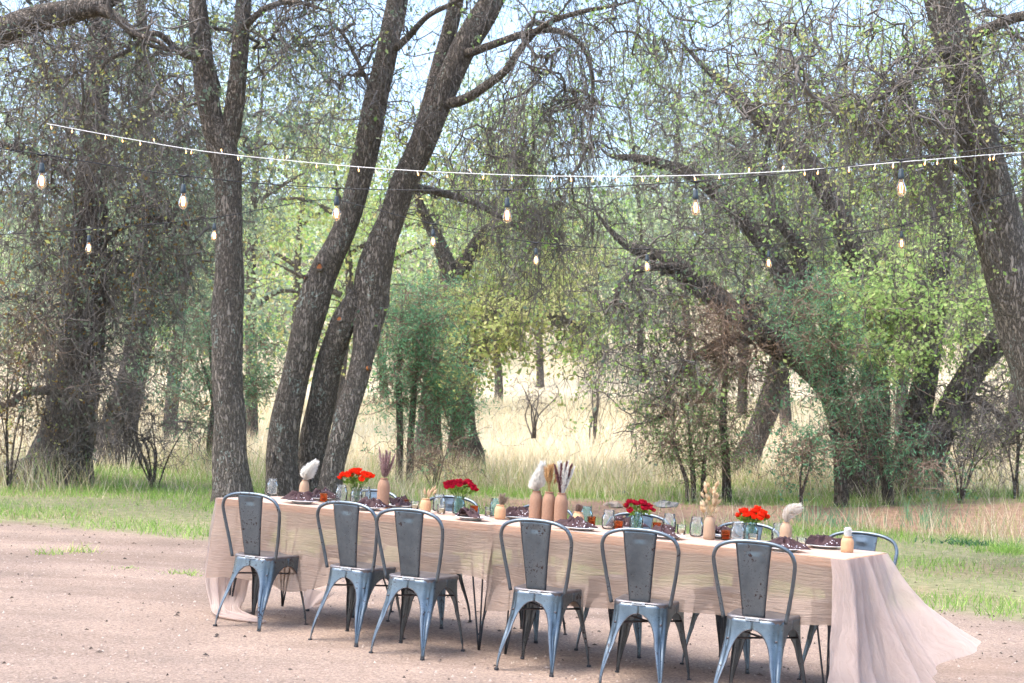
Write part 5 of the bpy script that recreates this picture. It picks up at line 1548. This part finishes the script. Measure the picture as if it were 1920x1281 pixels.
u, v = vase(937, 975, 'small', 'peach', 'small peach vase with a grey-brown tuft left of the three brown vases')
r_ = spray(u, v, .08, 'grey-brown feathery tuft leaning right in a small peach vase', name='dried_tuft')
for k, (dx, h) in enumerate(((-.004, .075), (.02, .078), (.042, .058), (.015, .05))):
    plume('plume', r_, [(0, 0, 0), (dx * .5, 0, h * .5), (dx, 0, h)], [.005, .016, .018, .008], 300, .018, (.34, .25, .18), (.55, .46, .38), .0009, seed=310 + k)
u, v = vase(1083, 986, 'small', 'peach', 'small peach vase with a round brown brush right of the three brown vases')
r_ = spray(u, v, .08, 'round dark brown brush head in a small peach vase', name='dried_brush')
plume('plume', r_, [(0, 0, 0), (.001, 0, .025), (.004, 0, .045)], [.014, .022, .024, .018], 1100, .022, (.22, .14, .12), (.45, .34, .29), .0009, seed=330)
u, v = vase(1588, 1041, 'small', 'peach', 'small peach vase with a white cotton tuft at the right end')
r_ = spray(u, v, .08, 'short upright white cotton tuft in the rightmost peach vase', name='cotton_tuft')
V, F = lathe([(.012, -.01), (.017, .006), (.018, .03), (.017, .05), (.010, .058), (.0005, .060)], 14); mesh_obj('tuft_core', V, F, M['plume'], r_, True, np.tile((.88, .86, .83), (len(V), 1)))
plume('plume', r_, [(0, 0, 0), (0, 0, .03), (0, 0, .055)], [.019, .022, .023, .017], 900, .012, (.80, .78, .74), (.88, .87, .84), .0013, seed=340)

# ---- bouquets ---------------------------------------------------------
M['petal'] = mat_leaf('petal', 0.3)
M['green'] = mat_leaf('bouquet_leaf', 0.35)
def rose_mesh(name, c1, c2):
    """a round rose head: three shells of cupped, overlapping petals"""
    V = []; C = []; F = []; n0 = 0
    rs = np.random.default_rng(4)
    for ring, (cnt, R_, top, fl) in enumerate(((3, .45, 20, .0), (4, .72, 34, .06), (5, 1.0, 52, .22))):
        for k in range(cnt):
            a0 = 2 * math.pi * k / cnt + ring * .7; w_ = 1.35 * math.pi / cnt
            for i in range(6):
                t = i / 5
                for j in range(7):
                    s = -1 + j / 3
                    edge = top + 16 * s * s + rs.uniform(-3, 3)
                    ph = math.radians(168 + (edge - 168) * t)
                    a = a0 + s * w_ * (.6 + .4 * math.sin(math.pi * min(1, t + .2)))
                    rr = R_ * (1 + fl * t ** 3 + .05 * math.sin(s * 3 + ring)) 
                    V.append((rr * math.sin(ph) * math.cos(a), rr * math.sin(ph) * math.sin(a), .8 + .85 * rr * math.cos(ph)))
                    m_ = min(1, .25 + .75 * t + .15 * ring); C.append(np.array(c1) * (1 - m_) + np.array(c2) * m_)
            for i in range(5):
                for j in range(6):
                    b = n0 + i * 7 + j; F.append((b, b + 1, b + 8, b + 7))
            n0 += 42
    return mesh_obj(name, np.array(V), F, M['petal'], None, True, np.array(C), link=False)

def bouquet(px, py, petals, n, spread, hgt, jarmat, label, jarlab, seed, loose=0.0):
    rs = np.random.default_rng(seed)
    u, v = spot(px, py - 3, .05, .5)
    tag(put(JP[jarmat], 'jar' + jarmat, u, v, 1.0), jarlab, 'jar', 'flower jars')
    root = empty('rose_bouquet', tmat(u, v, TH, 1.0, .0)); tag(root, label, 'bouquet', 'rose bouquets')
    src = rose_mesh('flower', *petals); pts = []
    tries = 0
    while len(pts) < n and tries < 900:
        tries += 1
        a = rs.uniform(0, 6.28); d = rs.uniform(0, 1) ** .6 * spread
        z = hgt - .9 * (d / spread) ** 2 * .045 + rs.uniform(-.016, .012) - loose * rs.uniform(0, .05)
        p = np.array([d * math.cos(a), d * math.sin(a), z])
        if all(np.linalg.norm(p - q) > .025 for q in pts): pts.append(p)
    for p in pts:
        f = src.copy(); COL.objects.link(f); f.parent = root
        dv = Vector((p[0] * 6, p[1] * 6, 1)).normalized()
        f.matrix_local = Matrix.Translation(p) @ dv.to_track_quat('Z', 'Y').to_matrix().to_4x4() @ Matrix.Rotation(rs.uniform(0, 6), 4, 'Z') @ Matrix.Diagonal((*(rs.uniform(.017, .022),) * 2, rs.uniform(.0165, .0205), 1))
    mb = MB()
    for p in pts:
        V, F = one_tube([(rs.uniform(-.012, .012), rs.uniform(-.012, .012), .012), (p[0] * .35, p[1] * .35, .11), tuple(p)], .0016, 5, 4); mb.add(V, F, (.13, .22, .05))
    mb.build('stems', M['green'], root)
    V = []; F = []; C = []
    nl = 90
    for k in range(nl):
        p = pts[rs.integers(len(pts))]; t = rs.uniform(.45, .95)
        b = np.array([p[0] * t, p[1] * t, .10 + (p[2] - .10) * t]) + rs.normal(size=3) * .006
        d = np.array([p[0] * 12 + rs.normal() * .8, p[1] * 12 + rs.normal() * .8, rs.uniform(-.2, .9)]); d /= np.linalg.norm(d)
        s = np.cross(d, rs.normal(size=3)); s /= np.linalg.norm(s); nrm = np.cross(d, s)
        ln, wd = rs.uniform(.02, .036), rs.uniform(.008, .013)
        c = np.array([.10, .20, .035]) * (1 - (q := rs.uniform())) + np.array([.26, .38, .08]) * q
        i0 = len(V)
        V += [b, b + d * ln * .4 + s * wd + nrm * .003, b + d * ln * .45 - nrm * .001, b + d * ln * .4 - s * wd + nrm * .003, b + d * ln]
        C += [c] * 5; F += [(i0, i0 + 1, i0 + 2), (i0, i0 + 2, i0 + 3), (i0 + 1, i0 + 4, i0 + 2), (i0 + 2, i0 + 4, i0 + 3)]
    lf = mesh_obj('foliage', np.array(V), F, M['green'], root, True, np.array(C))
    wv, wf = lathe([(0, .0105), (.0375, .0105), (.0375, .055), (0, .055)], 20)
    mesh_obj('water', wv, wf, M['water'], root)
RED = ((.55, .012, .004), (.80, .034, .012)); WINE = ((.16, .004, .012), (.36, .012, .03))
bouquet(667, 945, RED, 26, .112, .22, 'glass', 'dense orange red rose bouquet on the left table', 'clear jar holding the left orange red roses', 1)
bouquet(859, 968, WINE, 20, .11, .205, 'aqua', 'wide dark red rose bouquet on the left table', 'aqua-tinted jar holding the left dark red roses', 2)
bouquet(1192, 992, WINE, 11, .088, .185, 'aqua', 'loose dark red rose bouquet with bare stems on the right table', 'aqua-tinted jar holding the right dark red roses', 3, .6)
bouquet(1407, 1018, RED, 15, .082, .195, 'aqua', 'loose orange red rose bouquet near the right end', 'aqua-tinted jar holding the right orange red roses', 6, .5)

# ================================================================== string lights
def mat_emit(name, col, s):
    m, nt, b = new_mat(name)
    b.inputs['Base Color'].default_value = (*col, 1); b.inputs['Emission Color'].default_value = (*col, 1); b.inputs['Emission Strength'].default_value = s
    m.cycles.emission_sampling = 'NONE'
    return m
M['cable'] = mat_simple('black_cable', (.012, .013, .015), (.03, .03, .034), 20, .6)
M['socket'] = mat_simple('dark_socket', (.02, .035, .045), (.045, .06, .07), 30, .5)
M['filament'] = mat_emit('glowing_filament', (1.0, .55, .22), 3.2)
M['bulbglass'] = mat_glass('bulb_glass', (1.0, .90, .80), .10, .10)
M['whitecable'] = mat_simple('white_cable', (.72, .72, .70), (.82, .82, .80), 20, .5)
M['fairy'] = mat_emit('fairy_glow', (1.0, .50, .13), 2.2)

def bulb(root, top, sc, seed):
    """socket and clear bulb hanging from a point on the cable"""
    rs = random.Random(seed); x, y, z = top
    mb = MB(); mb.add(*one_tube([(x, y, z + .004), (x + .002, y, z - .03 * sc), (x, y, z - .055 * sc)], .0035 * sc, 6, 3))
    mb.add(*one_tube([(x - .03 * sc, y, z + .004), (x, y, z - .004 * sc), (x + .03 * sc, y, z + .004)], .008 * sc, 6, 3)); mb.build('drop_cord', M['cable'], root)
    V, F = lathe([(.0, 0), (.010, -.001), (.0135, -.010), (.0150, -.030), (.0175, -.036), (.0175, -.058), (.0150, -.062), (0, -.062)], 14)
    mesh_obj('socket', V * sc + np.array([x, y, z - .05 * sc]), F, M['socket'], root)
    o = np.array([x, y, z - .112 * sc])
    V, F = lathe([(.0130, 0), (.0140, -.012), (.0205, -.030), (.0270, -.050), (.0285, -.064), (.0255, -.082), (.0170, -.094), (.006, -.100), (0.0004, -.101)], 18)
    g = mesh_obj('bulb', V * sc + o, F, M['bulbglass'], root)
    mb = MB()
    for k in range(4):
        a = k * math.pi / 2 + .5
        mb.add(*one_tube([o + sc * np.array([.004 * math.cos(a), .004 * math.sin(a), -.020]), o + sc * np.array([.011 * math.cos(a), .011 * math.sin(a), -.045]), o + sc * np.array([.006 * math.cos(a), .006 * math.sin(a), -.078])], .0026 * sc, 5, 3))
    mb.build('filament', M['filament'], g)

def strand(label, pts, Ys, bulbs, r, sc):
    root = empty('string_light')
    rows = np.array([at(px, py, y) for (px, py), y in zip(pts, Ys)])
    path = catmull(rows, 14)
    V, F = tubes(path[None], np.full((1, len(path)), r), 6); mesh_obj('cable', V, F, M['cable'], root)
    for k, bx in enumerate(bulbs):
        # cable point with that picture column
        v = path - CP; d = v @ CF; px = 960 + FPX * v[:, 0] / d
        top = np.array([np.interp(bx, px, path[:, i]) for i in range(3)])
        bulb(root, top, sc, k)
    tag(root, label, 'string light', 'black bulb strings'); return root
strand('nearer black cable with six larger glowing bulbs', [(-120, 262), (79, 290), (345, 330), (632, 353), (951, 356), (1303, 340), (1690, 300), (1960, 262), (2100, 240)], [10.5, 10.8, 11.2, 11.4, 11.2, 10.8, 10.2, 9.8, 9.6], [79, 344, 631, 951, 1304, 1689], .004, 1.18)
strand('farther black cable with seven smaller glowing bulbs', [(-100, 445), (167, 430), (402, 408), (600, 375), (700, 392), (812, 420), (1005, 455), (1213, 467), (1441, 460), (1690, 423), (1870, 370), (2010, 330)], [14.5, 15, 15.5, 16, 16, 16, 16, 16, 15.8, 15.6, 15.6, 16], [167, 402, 812, 1005, 1213, 1441, 1690], .0046, 1.15)

def fairy():
    root = empty('fairy_light_string')
    P = [(88, 232), (250, 262), (392, 285), (560, 303), (740, 318), (950, 328), (1130, 331), (1330, 328), (1520, 318), (1700, 303), (1860, 290), (2000, 280)]
    Y = [15, 14.6, 14.2, 13.8, 13.4, 13, 12.7, 12.4, 12.2, 12, 12, 12]
    path = catmull(np.array([at(px, py, y) for (px, py), y in zip(P, Y)]), 16)
    V, F = tubes(path[None], np.full((1, len(path)), .0035), 6); mesh_obj('cable', V, F, M['whitecable'], root)
    rs = np.random.default_rng(3); n = 44
    for k in range(n):
        t = (k + rs.uniform(.1, .9)) / n * (len(path) - 1); i = int(t); f = t - i
        p = path[i] * (1 - f) + path[min(i + 1, len(path) - 1)] * f
        up = -1 if rs.uniform() < .75 else .8
        d = np.array([rs.uniform(-.4, .4), rs.uniform(-.3, .3), up]); d /= np.linalg.norm(d)
        mb = MB(); mb.add(*one_tube([p, p + d * .012, p + d * .026], .005, 6, 2)); hs = mb.build('lamp_holder', M['whitecable'], root)
        mb = MB(); mb.add(*one_tube([p + d * .026, p + d * .036, p + d * .046], [.0055, .0062, .0025], 6, 2)); mb.build('lamp', M['fairy'], root)
    tag(root, 'white cable of tiny warm fairy lights strung across the trees', 'string light')
fairy()
